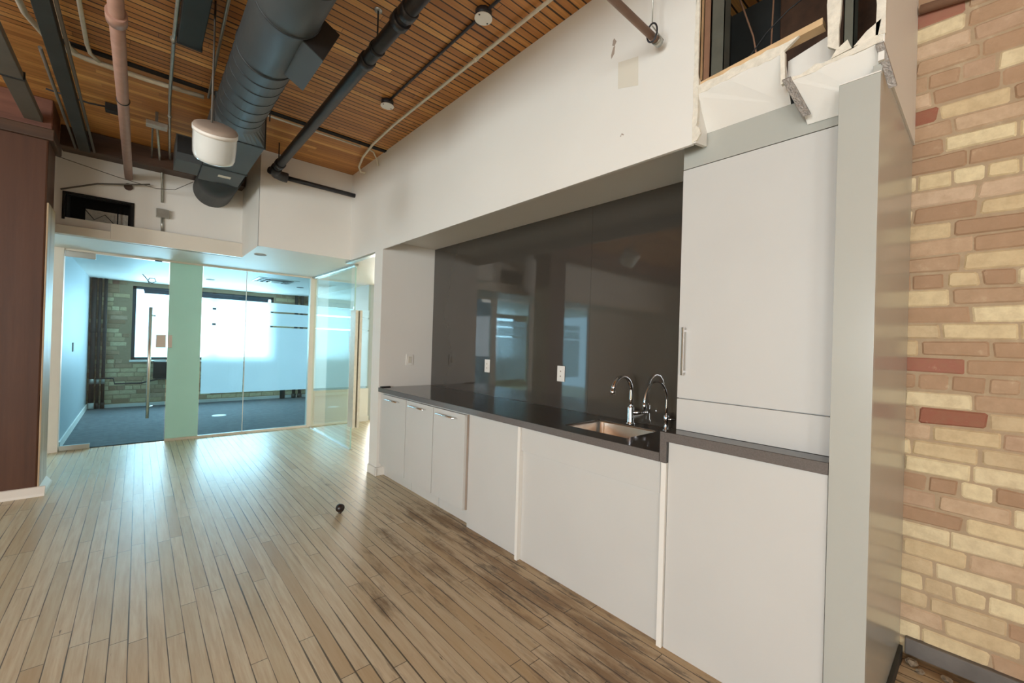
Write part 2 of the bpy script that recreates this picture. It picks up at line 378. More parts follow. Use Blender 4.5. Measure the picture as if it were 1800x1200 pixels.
# side walls of the office
struct('wall_office_left', B(-0.78, -0.66, 7.02, 10.5, 0, DROP), 'office_paint', 'white side wall inside the office')
struct('wall_office_right', B(2.93, 3.03, 7.05, 10.5, 0, DROP), 'office_paint', 'white right hand wall of the office')
struct('wall_glass_jamb', B(-0.80, -0.655, 6.96, 7.04, 0, DROP), 'cream_trim', 'cream door jamb left of the glass door', bev=0.002)
struct('baseboard_office_left', B(-0.66, -0.645, 7.04, 10.5, 0.0, 0.10), 'white_paint', 'white baseboard inside the office')
struct('baseboard_office_back', B(-0.66, 2.93, 10.46, 10.5, 0.0, 0.07), 'white_paint', 'white baseboard under the office window')
struct('baseboard_alcove', MB().box(KX - 0.014, KX, 4.10, 4.31, 0, 0.085).box(KX - 0.014, 1.93, 4.106, 4.12, 0, 0.085), 'white_paint', 'white baseboard around the alcove end wall', bev=0.003)
struct('trim_2', B(0.28, 2.0, 6.975, 7.025, 0, 0.03), 'cream_trim', 'cream base channel under the fixed glass')
struct('trim_3', B(-0.655, 2.0, 6.98, 7.02, 2.295, DROP), 'cream_trim', 'cream head channel over the glass')
struct('trim_4', B(1.97, 2.055, 6.95, 7.05, 0, DROP), 'cream_trim', 'cream post at the corner of the glass front', bev=0.003)
struct('trim_5', B(1.86, 1.92, 4.31, 5.2, 2.295, DROP).box(1.985, 2.035, 5.24, 6.95, 2.295, DROP), 'galv', 'sliding door track in the passage ceiling')
# continuation of the glass front past the passage
struct('wall_knee', B(2.055, 2.95, 6.99, 7.05, 0, 0.55), 'white_paint', 'low white wall under the frosted glass')
struct('baseboard_knee', B(2.055, 2.96, 6.975, 6.99, 0, 0.085), 'white_paint', 'white baseboard of the low wall')
# left wing of the main room beyond the column, and walls behind the camera
WL = MB()
WL.box(-6.0, -3.9, 6.98, 7.02, 0, DROP).box(-2.7, -1.78, 6.98, 7.02, 0, DROP)
struct('wall_far_left', WL, 'white_paint', 'white wall beyond the timber column')
def wall_with_openings(name, axis, at, a0, a1, wins, z0, z1, top, th, mat, label):
    mb = MB(); edges = [a0]
    def bx(u0, u1, zz0, zz1):
        if axis == 'y': mb.box(u0, u1, at, at + th, zz0, zz1)
        else: mb.box(at, at + th, u0, u1, zz0, zz1)
    cur = a0
    for (p, q) in wins:
        bx(cur, p, 0, top); bx(p, q, 0, z0); bx(p, q, z1, top); cur = q
    bx(cur, a1, 0, top)
    return struct(name, mb, mat, label)
wall_with_openings('wall_rear', 'y', -5.2, -6.2, 2.95, REAR_WIN, 0.75, 2.55, CEIL, 0.2, 'white_paint', 'white wall with windows')
wall_with_openings('wall_left', 'x', -6.2, -5.2, 7.0, LEFT_WIN, 0.75, 2.55, CEIL, 0.2, 'white_paint', 'white wall with windows')

# ---------------------------------------------------------------- brick walls (every brick modelled inside one wall mesh)
BR_TAN = [S(218, 197, 157), S(224, 206, 168), S(210, 187, 148), S(228, 210, 170), S(203, 180, 144)]
BR_PINK = [S(199, 171, 141), S(193, 163, 133), S(186, 156, 129), S(203, 176, 148)]
BR_BROWN = [S(177, 145, 116), S(171, 139, 111), S(182, 152, 123)]
BR_RED = [S(152, 98, 79), S(161, 108, 90)]
def brick_wall(name, axis, at, facing, a0, a1, z0, z1, label, holes=(), pick=None, course=0.077, blen=0.222, fixed=()):
    rnd = random.Random(11); mb = MB(); cols = []
    depth = 0.010
    def place(u0, u1, zz0, zz1, col):
        j = lambda: rnd.uniform(-0.0045, 0.0040)
        e = 0.006; k = 0.0045 + rnd.uniform(-0.002, 0.003)
        ring0 = [(u0 + j(), zz0 + j()), (u1 + j(), zz0 + j()), (u1 + j(), zz1 + j()), (u0 + j(), zz1 + j())]
        # chamfered corners
        def corner(r, c):
            (ua, za), (ub, zb), (uc, zc), (ud, zd) = r
            return [(ua + c, za), (ub - c, zb), (ub, zb + c), (uc, zc - c), (uc - c, zc), (ud + c, zd), (ud, zd - c), (ua, za + c)]
        base = corner(ring0, rnd.uniform(0.003, 0.009)); cu = (u0 + u1) / 2; cz = (zz0 + zz1) / 2
        top = [(cu + (u - cu) * (1 - 2 * e / (u1 - u0)), cz + (z - cz) * (1 - 2 * e / (zz1 - zz0))) for u, z in base]
        def w(u, z, d):
            return (at + facing * d, u, z) if axis == 'x' else (u, at + facing * d, z)
        vs = [w(u, z, 0.0) for u, z in base] + [w(u, z, k) for u, z in top]
        fs = [tuple(range(8, 16))] + [(i, (i + 1) % 8, 8 + (i + 1) % 8, 8 + i) for i in range(8)]
        mb.add(vs, fs); cols.extend([col] * len(fs))
    # mortar bed
    def bed(u0, u1, zz0, zz1):
        if axis == 'x': mb.box(min(at, at - facing * 0.12), max(at, at - facing * 0.12), u0, u1, zz0, zz1)
        else: mb.box(u0, u1, min(at, at - facing * 0.12), max(at, at - facing * 0.12), zz0, zz1)
        cols.extend([S(176, 154, 126)] * 6)
    us = sorted({a0, a1} | {h[0] for h in holes} | {h[1] for h in holes})
    for i in range(len(us) - 1):
        m = (us[i] + us[i + 1]) / 2; hh = [h for h in holes if h[0] < m < h[1]]
        if hh: bed(us[i], us[i + 1], z0, hh[0][2]); bed(us[i], us[i + 1], hh[0][3], z1)
        else: bed(us[i], us[i + 1], z0, z1)
    z = z0; r = 0
    while z < z1 - 0.02:
        zt = min(z + course, z1); u = a0 - rnd.uniform(0, blen); header = (r % 6 == 4)
        while u < a1:
            L = (0.105 if header else blen) * rnd.uniform(0.93, 1.07); p, q = max(u, a0), min(u + L, a1); u += L
            if q - p < 0.03: continue
            cm = (p + q) / 2; zc = (z + zt) / 2
            if any(h[0] - 0.01 < q and p < h[1] + 0.01 and h[2] - 0.02 < zt and z < h[3] + 0.02 for h in holes): continue
            x = rnd.random(); low = max(0.0, min(1.0, (zc - 0.5) / 1.6))
            if x < 0.015: pal = BR_RED
            elif x < 0.04 + 0.08 + 0.45 * low: pal = BR_BROWN
            elif x < 0.26 + 0.46 * low: pal = BR_PINK
            else: pal = BR_TAN
            col = rnd.choice(pal)
            for (fu, fz, fc) in fixed:
                if p <= fu <= q and z <= fz <= zt: col = fc
            place(p + 0.005, q - 0.005, z + 0.005, zt - 0.005, col)
        z += course; r += 1
    me = bpy.data.meshes.new(name); me.from_pydata(mb.v, [], mb.f)
    at_ = me.attributes.new('brick', 'FLOAT_COLOR', 'FACE')
    flat = []
    for c in cols: flat += [c[0], c[1], c[2], 1.0]
    at_.data.foreach_set('color', flat)
    me.materials.append(M['brick']); o = bpy.data.objects.new(name, me); C.objects.link(o)
    o['kind'] = 'structure'; o['label'] = label; o['category'] = 'wall'
    return o
brick_wall('wall_brick', 'x', BX, -1, -5.0, 0.62, 0.0, CEIL, 'old tan and red brick wall right of the kitchen',
           fixed=[(0.2, 1.14, BR_RED[0]), (0.12, 1.38, BR_RED[1]), (0.19, 2.47, BR_RED[0])])
struct('baseboard_brick', B(BX - 0.03, BX + 0.02, -5.0, 0.24, 0.012, 0.088), 'sill', 'grey stone strip at the foot of the brick wall', bev=0.006)
OW = [(-0.10, 2.22, 0.87, 2.24), (3.25, 5.35, 0.75, 2.28), (-4.5, -1.3, 0.87, 2.24)]
brick_wall('wall_office_brick', 'y', FY, -1, -6.0, 7.1, 0.0, DROP, 'brick wall with windows at the back of the office', holes=OW, course=0.08, blen=0.24)

# windows (frame, pane, sill, shade)
def window(n, x0, x1, z0, z1, y, label, mull=()):
    f = MB(); t = 0.05
    f.box(x0, x0 + t, y, y + 0.06, z0, z1).box(x1 - t, x1, y, y + 0.06, z0, z1).box(x0, x1, y, y + 0.06, z0, z0 + t).box(x0, x1, y, y + 0.06, z1 - t, z1)
    for mx in mull: f.box(mx - 0.03, mx + 0.03, y, y + 0.06, z0, z1)
    e = struct('window_%d' % n, f, 'frame_dark', label)
    struct('window_pane', B(x0 + t, x1 - t, y + 0.025, y + 0.031, z0 + t, z1 - t), 'pane', parent=e)
    struct('window_sill', B(x0 - 0.02, x1 + 0.02, y - 0.06, y + 0.0, z0 - 0.04, z0 - 0.003), 'white_paint', parent=e, bev=0.003)
    return e
window(1, -0.10, 2.22, 0.87, 2.24, FY + 0.03, 'bright office window with dark frame', (1.15,))
window(2, 3.25, 5.35, 0.75, 2.28, FY + 0.03, 'bright window at the end of the passage', (4.45,))
window(3, -4.5, -1.3, 0.87, 2.24, FY + 0.03, 'bright window of the next office', (-3.4,))
def shade(x0, x1, label):
    e = thing('roller_shade', label, 'shade', ((x0 + x1) / 2, FY - 0.06, 2.16))
    obj('roller', MB().tube([(x0, FY - 0.05, 2.185), (x1, FY - 0.05, 2.185)], 0.026, 12), 'shade', e)
    obj('shade_cloth', B(x0 + 0.01, x1 - 0.01, FY - 0.075, FY - 0.070, 2.13, 2.185), 'shade', e)
    obj('hem_bar', B(x0 + 0.01, x1 - 0.01, FY - 0.082, FY - 0.064, 2.115, 2.132), 'shade', e)
shade(0.05, 2.1, 'dark rolled up roller shade at the top of the office window')
k = 4
for a, b in REAR_WIN:
    f = MB().box(a, a + 0.06, -5.12, -5.06, 0.75, 2.55).box(b - 0.06, b, -5.12, -5.06, 0.75, 2.55).box(a, b, -5.12, -5.06, 0.75, 0.81).box(a, b, -5.12, -5.06, 2.49, 2.55)
    struct('window_%d' % k, f, 'frame_dark', 'tall window frame behind the camera'); k += 1
for a, b in LEFT_WIN:
    f = MB().box(-6.12, -6.06, a, a + 0.06, 0.75, 2.55).box(-6.12, -6.06, b - 0.06, b, 0.75, 2.55).box(-6.12, -6.06, a, b, 0.75, 0.81).box(-6.12, -6.06, a, b, 2.49, 2.55)
    struct('window_%d' % k, f, 'frame_dark', 'tall window frame in the left wall'); k += 1

# ---------------------------------------------------------------- glass front of the office
def pane_struct(name, x0, x1, z0, z1, mat, label, y=GY, th=0.012):
    return struct(name, B(x0, x1, y - th / 2, y + th / 2, z0, z1), mat, label)
# film bands: solid film with two clear stripes
BANDS = [(0.585, 1.515), (1.540, 1.725), (1.750, 1.875)]
def film(parent, x0, x1, y=GY + 0.008):
    mb = MB()
    for a, b in BANDS: mb.box(x0, x1, y, y + 0.001, a, b)
    o = obj('frosted_film', mb, 'frost', parent); o['label'] = 'frosted film in three bands with clear stripes'; return o
pw = pane_struct('window_30', 0.280, 0.622, 0.0, 2.295, 'green_glass', 'tall opaque pale green glass panel beside the glass door')
pa = pane_struct('window_31', 0.628, 1.126, 0.03, 2.295, 'glass', 'clear fixed pane with frosted film next to the green panel')
film(pa, 0.64, 1.120)
pb = pane_struct('window_32', 1.132, 1.97, 0.03, 2.295, 'glass', 'wide clear fixed pane with frosted film left of the cream post')
film(pb, 1.138, 1.965)
pc = pane_struct('window_33', 2.055, 2.95, 0.55, 2.295, 'door_glass', 'frosted pane above the low wall past the sliding door', y=7.02)
film(pc, 2.06, 2.945, 7.03)
pd = pane_struct('window_34', -3.9, -2.7, 0.0, 2.295, 'glass', 'glass front of the next office')
film(pd, -3.6, -2.75)
pe = pane_struct('window_35', -1.78, -0.80, 0.0, 2.295, 'glass', 'glass pane behind the timber column')
film(pe, -1.72, -0.82)
for px_, pr in ((1.129, pa),):
    o = obj('glass_joint', B(px_ - 0.004, px_ + 0.004, 6.992, 7.0075, 0.03, 2.295), 'plastic', pr)
# hinged glass door
d1 = thing('door_1', 'frameless clear glass office door with tall steel pull handle', 'door', (-0.19, GY, 0.0)); d1['kind'] = 'structure'
obj('door_glass', B(-0.648, 0.272, GY - 0.006, GY + 0.006, 0.012, 2.288), 'glass', d1)
obj('patch_fitting', B(-0.650, -0.40, GY - 0.018, GY + 0.018, 2.225, 2.292), 'satin', d1, 0.003)
obj('patch_fitting', B(-0.650, -0.40, GY - 0.018, GY + 0.018, 0.008, 0.062), 'satin', d1, 0.003)
ph = obj('pull_handle', MB().tube([(0.105, GY - 0.07, 0.32), (0.105, GY - 0.07, 1.70)], 0.017, 16), 'steel', d1)
for z in (0.46, 1.03, 1.60): obj('handle_standoff', MB().tube([(0.105, GY - 0.07, z), (0.150, GY - 0.008, z)], 0.009, 10), 'steel', ph)
lk = obj('lock_body', B(0.165, 0.262, GY - 0.028, GY + 0.028, 1.20, 1.36), 'satin', d1, 0.003); lk['label'] = 'bronze coloured lock box'
obj('strike_box', B(0.285, 0.325, GY - 0.026, GY + 0.026, 1.20, 1.36), 'satin', pw, 0.003)
obj('ceiling_catch', B(0.13, 0.20, GY - 0.02, GY + 0.02, 2.288, 2.302), 'black', d1)
# sliding glass door along the passage, plane X=2.0
d2 = thing('door_2', 'clear green edged glass sliding door standing along the passage', 'door', (2.01, 6.0, 0.0)); d2['kind'] = 'structure'
obj('door_glass', B(2.004, 2.016, 5.26, 6.22, 0.012, 2.285), 'door_glass', d2)
obj('fixed_glass', B(2.024, 2.036, 5.46, 6.94, 0.012, 2.290), 'door_glass', d2)
eg = obj('glass_edge', B(2.003, 2.017, 5.252, 5.26, 0.012, 2.285), 'green_glass', d2); eg['label'] = 'green polished edge of the glass'
obj('top_rail', B(2.000, 2.040, 5.26, 6.94, 2.285, 2.295), 'satin', d2)
obj('bottom_rail', B(2.000, 2.040, 5.26, 6.94, 0.0, 0.012), 'satin', d2)
br = obj('lock_rail', MB().box(1.965, 2.0, 5.10, 5.262, 0.30, 1.735).box(2.02, 2.05, 5.10, 5.262, 0.30, 1.735), 'beige_pipe', d2, 0.004)
br['label'] = 'tall beige metal edge rail on the free edge'
obj('door_handle', B(1.985, 1.999, 5.325, 5.345, 1.22, 1.41), 'satin', d2, 0.003)

# ---------------------------------------------------------------- kitchen
# base cabinets with doors
cab_names = [('pale grey base cabinet door unit beside the alcove end wall', 3.525, 4.02),
             ('middle pale grey base cabinet of the three with bar handles', 3.048, 3.521),
             ('pale grey base cabinet nearest the blank panel, door standing proud', 2.590, 3.044)]
for lab, y0, y1 in cab_names:
    c = thing('base_cabinet', lab, 'cabinet', (2.15, (y0 + y1) / 2, 0.0), 'base cabinets with bar handles')
    obj('carcass', B(1.872, 2.45, y0 + 0.001, y1 - 0.001 if y1 < 4 else 4.118, 0.125, 0.852), 'laminate', c)
    obj('toe_kick', B(1.925, 1.94, y0 + 0.001, y1 - 0.001 if y1 < 4 else 4.118, 0.0, 0.124), 'laminate', c)
    dr = obj('door', B(KX, KX + 0.022, y0 + 0.003, y1 - 0.003, 0.128, 0.842), 'laminate', c, 0.0015)
    yc = (y0 + y1) / 2 + 0.01; hw = 0.135
    obj('handle', MB().tube([(KX - 0.03, yc - hw, 0.803), (KX - 0.03, yc + hw, 0.803)], 0.006, 10)
        .tube([(KX - 0.03, yc - hw + 0.02, 0.803), (KX, yc - hw + 0.02, 0.803)], 0.004, 8)
        .tube([(KX - 0.03, yc + hw - 0.02, 0.803), (KX, yc + hw - 0.02, 0.803)], 0.004, 8), 'chrome', dr)
o = obj('door_edge', B(KX + 0.0225, KX + 0.038, 2.5905, 2.5955, 0.128, 0.842), 'scuff', c); o['label'] = 'dark brownish edge band of the door'  # brownish edge band on the side of the last door
# dishwasher sized blank unit
c = thing('base_cabinet', 'blank handleless base panel between cabinet doors and sink unit', 'cabinet', (2.15, 2.28, 0.0))
obj('front_panel', B(1.885, 1.905, 2.010, 2.588, 0.0, 0.855), 'laminate', c, 0.001)
obj('side_panel', B(1.847, 2.45, 1.985, 2.008, 0.0, 0.855), 'white_paint', c, 0.001)
# sink unit
c = thing('base_cabinet', 'wide sink base cabinet with false drawer front under the faucets', 'cabinet', (2.15, 1.49, 0.0))
obj('lower_panel', B(1.878, 1.896, 1.016, 1.984, 0.0, 0.700), 'laminate', c, 0.001)
obj('drawer_front', B(1.862, 1.880, 1.022, 1.984, 0.703, 0.853), 'laminate', c, 0.0015)
obj('side_panel', B(1.847, 2.45, 0.987, 1.012, 0.0, 0.855), 'white_paint', c, 0.001)
# right base unit under raised counter
c = thing('base_cabinet', 'tall blank grey base panel under the raised counter', 'cabinet', (2.15, 0.68, 0.0))
obj('front_panel', B(1.862, 1.882, 0.377, 0.984, 0.0, 0.953), 'laminate', c, 0.001)
obj('carcass', B(1.884, 2.45, 0.380, 0.984, 0.0, 0.953), 'laminate', c)
# counters
def counter():
    # slab with a rectangular hole for the sink
    mb = MB(); x0, x1, y0, y1 = KX - 0.002, 2.45, 1.02, 4.118; hx0, hx1, hy0, hy1 = 1.975, 2.325, 1.285, 1.72
    zt, zb = 0.900, 0.856
    def ring(z): return [(x0, y0, z), (x1, y0, z), (x1, y1, z), (x0, y1, z)], [(hx0, hy0, z), (hx1, hy0, z), (hx1, hy1, z), (hx0, hy1, z)]
    o1, i1 = ring(zt); o0, i0 = ring(zb); vs = o1 + i1 + o0 + i0; fs = []
    for k in range(4):
        k2 = (k + 1) % 4
        fs += [(k, k2, 4 + k2, 4 + k), (8 + k, 12 + k, 12 + k2, 8 + k2), (k, 8 + k, 8 + k2, k2), (4 + k, 4 + k2, 12 + k2, 12 + k)]
    return mb.add(vs, fs)
ct = thing('countertop', 'long dark quartz countertop with undermount sink hole', 'countertop', (2.15, 2.57, 0.856))
obj('slab', counter(), 'quartz', ct, 0.001)
e = obj('front_edge', B(KX - 0.004, KX - 0.0021, 1.02, 4.118, 0.857, 0.8985), 'quartz_edge', ct); e['label'] = 'lighter honed front edge'
ct2 = thing('countertop', 'raised dark quartz countertop strip under the tall cabinet', 'countertop', (2.15, 0.7, 0.953))
obj('slab', B(KX, 2.45, 0.374, 1.018, 0.955, 1.000), 'quartz', ct2, 0.001)
obj('riser', B(KX, 2.45, 0.986, 1.018, 0.856, 0.9549), 'quartz', ct2, 0.001)
e = obj('front_edge', MB().box(KX - 0.002, KX - 0.0001, 0.374, 1.018, 0.956, 0.9985).box(KX - 0.002, KX - 0.0001, 0.986, 1.018, 0.857, 0.956), 'quartz_edge', ct2)
solo('spacer_strip', B(1.86, 1.96, 4.085, 4.117, 0.9005, 0.909), 'black', 'small black strip lying on the counter by the end wall', 'strip')
# sink
sk = thing('sink', 'stainless undermount sink bowl in the dark counter', 'sink', (2.15, 1.50, 0.70))
def bowl():
    mb = MB(); rings = []
    cx, cy, hx, hy = 2.15, 1.5025, 0.1735, 0.216
    def rr(sx, sy, rad, z):
        pts = []
        for (qx, qy, a0) in ((1, 1, 0), (-1, 1, PI / 2), (-1, -1, PI), (1, -1, 1.5 * PI)):
            for i in range(6):
                a = a0 + PI / 2 * i / 5; pts.append((cx + qx * (sx - rad) + rad * math.cos(a), cy + qy * (sy - rad) + rad * math.sin(a), z))
        return pts
    prof = [(hx, hy, 0.012, 0.8965), (hx - 0.003, hy - 0.003, 0.03, 0.8960), (hx - 0.006, hy - 0.006, 0.04, 0.885), (hx - 0.012, hy - 0.012, 0.05, 0.72), (hx - 0.04, hy - 0.04, 0.04, 0.700), (0.03, 0.03, 0.029, 0.697)]
    for a in prof: rings.append(rr(*a))
    n = 24; vs = [p for r in rings for p in r]; fs = []
    for i in range(len(rings) - 1):
        for k in range(n): fs.append((i * n + k, i * n + (k + 1) % n, (i + 1) * n + (k + 1) % n, (i + 1) * n + k))
    fs.append(tuple((len(rings) - 1) * n + k for k in range(n)))
    mb.add(vs, fs, True); return mb
obj('bowl', bowl(), 'steel', sk)
obj('drain', MB().lathe([(0.0, 0.703), (0.02, 0.703), (0.038, 0.704), (0.042, 0.700), (0.042, 0.699)], (2.15, 1.5, 0)), 'chrome', sk)
# faucets
f1 = thing('faucet', 'thick chrome gooseneck faucet with side lever behind the sink', 'faucet', (2.356, 1.507, 0.9))
obj('base', MB().lathe([(0.0, 0.9), (0.028, 0.9), (0.028, 0.906), (0.022, 0.912), (0.021, 0.915), (0.021, 1.005), (0.019, 1.012), (0, 1.012)], (2.356, 1.507, 0)), 'chrome', f1)
obj('spout', MB().tube([(2.356, 1.507, 1.005), (2.356, 1.507, 1.06)] + arc((2.256, 1.507, 1.105), 0.10, 0, PI * 0.93, 16, (1, 0, 0), (0, 0, 1)), 0.0125, 16), 'chrome', f1)
obj('aerator', MB().tube([(2.1585, 1.507, 1.132), (2.154, 1.507, 1.098)], 0.015, 16), 'chrome', f1)
lv = obj('lever', MB().tube([(2.37, 1.500, 0.972), (2.40, 1.455, 0.976)], [0.014, 0.012], 12).tube([(2.40, 1.455, 0.976), (2.40, 1.415, 0.985)], [0.006, 0.005], 10), 'chrome', f1)
f2 = thing('faucet', 'slim chrome drinking water tap beside the raised counter', 'faucet', (2.350, 1.262, 0.9))
obj('base', MB().lathe([(0.0, 0.9), (0.020, 0.9), (0.020, 0.905), (0.011, 0.912), (0.011, 0.955), (0.014, 0.960), (0.014, 0.990), (0.008, 0.996), (0, 0.996)], (2.35, 1.262, 0)), 'chrome', f2)
obj('spout', MB().tube([(2.35, 1.262, 0.99), (2.35, 1.262, 1.04)] + arc((2.228, 1.262, 1.075), 0.122, 0, PI, 18, (1, 0, 0), (0, 0, 1)) + [(2.106, 1.262, 1.06)], 0.0062, 12), 'chrome', f2)
obj('nozzle', MB().tube([(2.106, 1.262, 1.085), (2.106, 1.262, 1.045)], 0.008, 12), 'chrome', f2)
obj('lever', MB().tube([(2.35, 1.262, 0.968), (2.37, 1.215, 0.972)], [0.007, 0.005], 10), 'chrome', f2)
# backsplash
bs = thing('backsplash', 'tall glossy dark grey slab backsplash behind the counter', 'backsplash', (2.46, 2.56, 0.9))
obj('slab', B(2.451, 2.474, 1.93, 4.117, 0.9005, 2.404), 'backsplash', bs)
obj('slab', B(2.451, 2.474, 1.003, 1.9285, 0.9005, 2.404), 'backsplash', bs)
# outlets and switch
def plate_x(name, label, cat, x, y, z, w=0.075, h=0.12, kind='outlet'):
    e = thing(name, label, cat, (x, y, z - h / 2))
    obj('cover_plate', B(x - 0.006, x, y - w / 2, y + w / 2, z - h / 2, z + h / 2), 'plastic', e, 0.002)
    obj('receptacle', B(x - 0.009, x - 0.006, y - 0.017, y + 0.017, z - 0.034, z + 0.034), 'plastic', e, 0.001)
    for s in (-1, 1): obj('slot', B(x - 0.0095, x - 0.009, y - 0.006, y + 0.006, z + s * 0.019 - 0.005, z + s * 0.019 + 0.005), 'scuff', e)
plate_x('wall_outlet', 'white outlet on the dark backsplash farther from the sink', 'outlet', 2.451, 3.11, 1.172)
plate_x('wall_outlet', 'white outlet on the dark backsplash nearer the sink', 'outlet', 2.451, 2.19, 1.167)
sw = thing('light_switch', 'white rocker light switch on the alcove end wall', 'light switch', (2.18, 4.12, 1.12))
obj('cover_plate', B(2.14, 2.222, 4.113, 4.12, 1.12, 1.24), 'plastic', sw, 0.002)
obj('rocker', B(2.162, 2.20, 4.108, 4.113, 1.145, 1.215), 'patch', sw, 0.002)
# tall cabinet
tc = thing('tall_cabinet', 'tall pale grey cabinet standing on the raised counter', 'cabinet', (2.2, 0.7, 1.0))
obj('carcass', B(1.977, 2.45, 0.376, 0.998, 1.0005, 2.395), 'laminate', tc)
td = obj('door', B(1.955, 1.975, 0.378, 0.998, 1.153, 2.248), 'laminate', tc, 0.0015)
obj('drawer_front', B(1.955, 1.975, 0.378, 0.998, 1.001, 1.149), 'laminate', tc, 0.0015)
obj('top_filler', B(1.957, 1.976, 0.378, 0.998, 2.252, 2.392), 'panel_grey', tc)
obj('handle', MB().box(1.922, 1.930, 0.958, 0.970, 1.263, 1.490).box(1.930, 1.955, 0.959, 0.969, 1.275, 1.285).box(1.930, 1.955, 0.959, 0.969, 1.468, 1.478), 'chrome', td, 0.001)
# end panel / pillar
ep = thing('end_panel', 'full height grey end panel between tall cabinet and brick wall', 'panel', (2.28, 0.31, 0.0))
obj('front_filler', B(KX, KX + 0.02, 0.259, 0.3725, 0.0, 2.34), 'panel_grey', ep, 0.001)
obj('side_panel', B(KX + 0.0205, BX - 0.006, 0.259, 0.283, 0.0, 2.378), 'panel_grey', ep)
obj('inner_panel', B(KX + 0.0205, 2.45, 0.352, 0.3725, 0.0, 2.34), 'panel_grey', ep)

# ---------------------------------------------------------------- broken bulkhead over the tall cabinet
rnd = random.Random(5)
bk = thing('broken_bulkhead', 'torn open white drywall bulkhead over the tall cabinet', 'bulkhead', (2.2, 0.6, 2.38))
def ragged(p0, p1, n, amp, axis=2):
    p0 = Vector(p0); p1 = Vector(p1); out = []
    for i in range(n + 1):
        q = p0.lerp(p1, i / n)
        if 0 < i < n: q[axis] += rnd.uniform(-amp, amp); q += (p1 - p0) / n * rnd.uniform(-0.3, 0.3)
        out.append(q)
    return out
# remaining skin left of the first bead: from ragged front edge down to the cabinet top
top1 = ragged((KX, 0.905, 2.525), (KX, 0.548, 2.545), 9, 0.006)
poly = top1 + [Vector((1.956, 0.552, 2.392)), Vector((1.956, 0.905, 2.392))]
obj('drywall_skin', MB().prism(poly, (0.002, 0.0, 0.010)), 'white_paint', bk)
edge = MB()
lip = ragged((KX + 0.002, 0.900, 2.578), (KX + 0.002, 0.425, 2.604), 16, 0.004)
obj('torn_edge', MB().prism(ragged((KX - 0.001, 0.903, 2.528), (KX - 0.001, 0.56, 2.546), 12, 0.004) + ragged((KX - 0.001, 0.50, 2.588), (KX - 0.001, 0.903, 2.566), 12, 0.005), (0.014, 0, 0)), 'gypsum', bk)
obj('timber_plate', MB().prism([(KX + 0.014, 0.903, 2.560), (KX + 0.014, 0.43, 2.600), (KX + 0.014, 0.43, 2.625), (KX + 0.014, 0.903, 2.585)], (0.05, 0, 0)), 'raw_wood', bk)
obj('drywall_skin', MB().prism([(KX + 0.09, 0.56, 2.44), (KX + 0.09, 0.41, 2.46), (KX + 0.09, 0.405, 2.60), (KX + 0.09, 0.56, 2.56)], (0.016, 0, 0)), 'white_paint', bk)
# right part
top2 = ragged((KX, 0.520, 2.424), (KX, 0.262, 2.445), 9, 0.005)
poly = top2 + [Vector((KX, 0.256, 2.343)), Vector((KX, 0.378, 2.341)), Vector((1.952, 0.382, 2.282)), Vector((1.952, 0.492, 2.286))]
m2 = MB(); q = [Vector(p) for p in poly]
obj('drywall_skin', MB().prism([*top2, Vector((1.953, 0.262, 2.283)), Vector((1.953, 0.492, 2.286))], (0.003, 0.0, 0.010)), 'white_paint', bk)
obj('filler_highlight', B(KX - 0.001, KX + 0.02, 0.259, 0.3725, 2.3405, 2.3445), 'white_paint', ep)  # thin white strip painted as the highlight along the filler top
obj('torn_edge', MB().prism(ragged((KX - 0.001, 0.522, 2.424), (KX - 0.001, 0.256, 2.443), 10, 0.004) + ragged((KX - 0.001, 0.256, 2.462), (KX - 0.001, 0.522, 2.440), 10, 0.009), (0.016, 0, 0)), 'gypsum', bk)
obj('torn_edge', MB().prism([(KX, 0.40, 2.45), (KX, 0.34, 2.46), (KX - 0.01, 0.35, 2.49), (KX, 0.385, 2.475)], (0.012, 0, 0)), 'gypsum', bk)
obj('torn_edge', MB().prism([(KX, 0.335, 2.462), (KX, 0.27, 2.465), (KX, 0.262, 2.52), (KX, 0.30, 2.498)], (0.014, 0, 0)), 'gypsum', bk)
# side skin of the first step
obj('torn_edge', MB().prism([(KX - 0.002, 0.562, 2.545), (KX - 0.002, 0.546, 2.548), (KX - 0.002, 0.542, 2.43), (KX - 0.002, 0.556, 2.425)], (0.02, 0, 0)), 'gypsum', bk)
# metal beads
def bead(a, b, wd, label):
    a = Vector(a); b = Vector(b); d = Vector((0, wd, 0)); n = Vector((0.006, 0, 0.006))
    o = obj('corner_bead', MB().prism([a - d / 2, b - d / 2, b + d / 2, a + d / 2], n), 'bead', bk, 0.001); o['label'] = label
bead((KX - 0.009, 0.537, 2.436), (1.90, 0.483, 2.297), 0.028, 'grey perforated metal strip')
bead((KX - 0.009, 0.264, 2.432), (1.90, 0.235, 2.299), 0.022, 'grey metal strip at the outer corner')
# return of the fascia
obj('return_face', MB().prism([(KX, 0.888, 2.312), (1.953, 0.888, 2.330), (1.953, 0.888, 2.480), (KX, 0.888, 2.520)], (0, 0.016, 0)), 'white_paint', bk)
obj('torn_edge', MB().prism(ragged((KX - 0.003, 0.904, 2.35), (KX - 0.003, 0.906, CEIL), 16, 0.004, 1) + ragged((KX - 0.003, 0.885, CEIL), (KX - 0.003, 0.884, 2.40), 16, 0.004, 1), (0.02, 0, 0)), 'gypsum', bk)
obj('torn_edge', MB().prism([(KX - 0.004, 0.905, 2.315), (KX - 0.004, 0.882, 2.320), (KX - 0.004, 0.865, 2.345), (KX - 0.004, 0.875, 2.375), (KX - 0.004, 0.90, 2.39)], (0.01, 0, 0)), 'gypsum', bk)
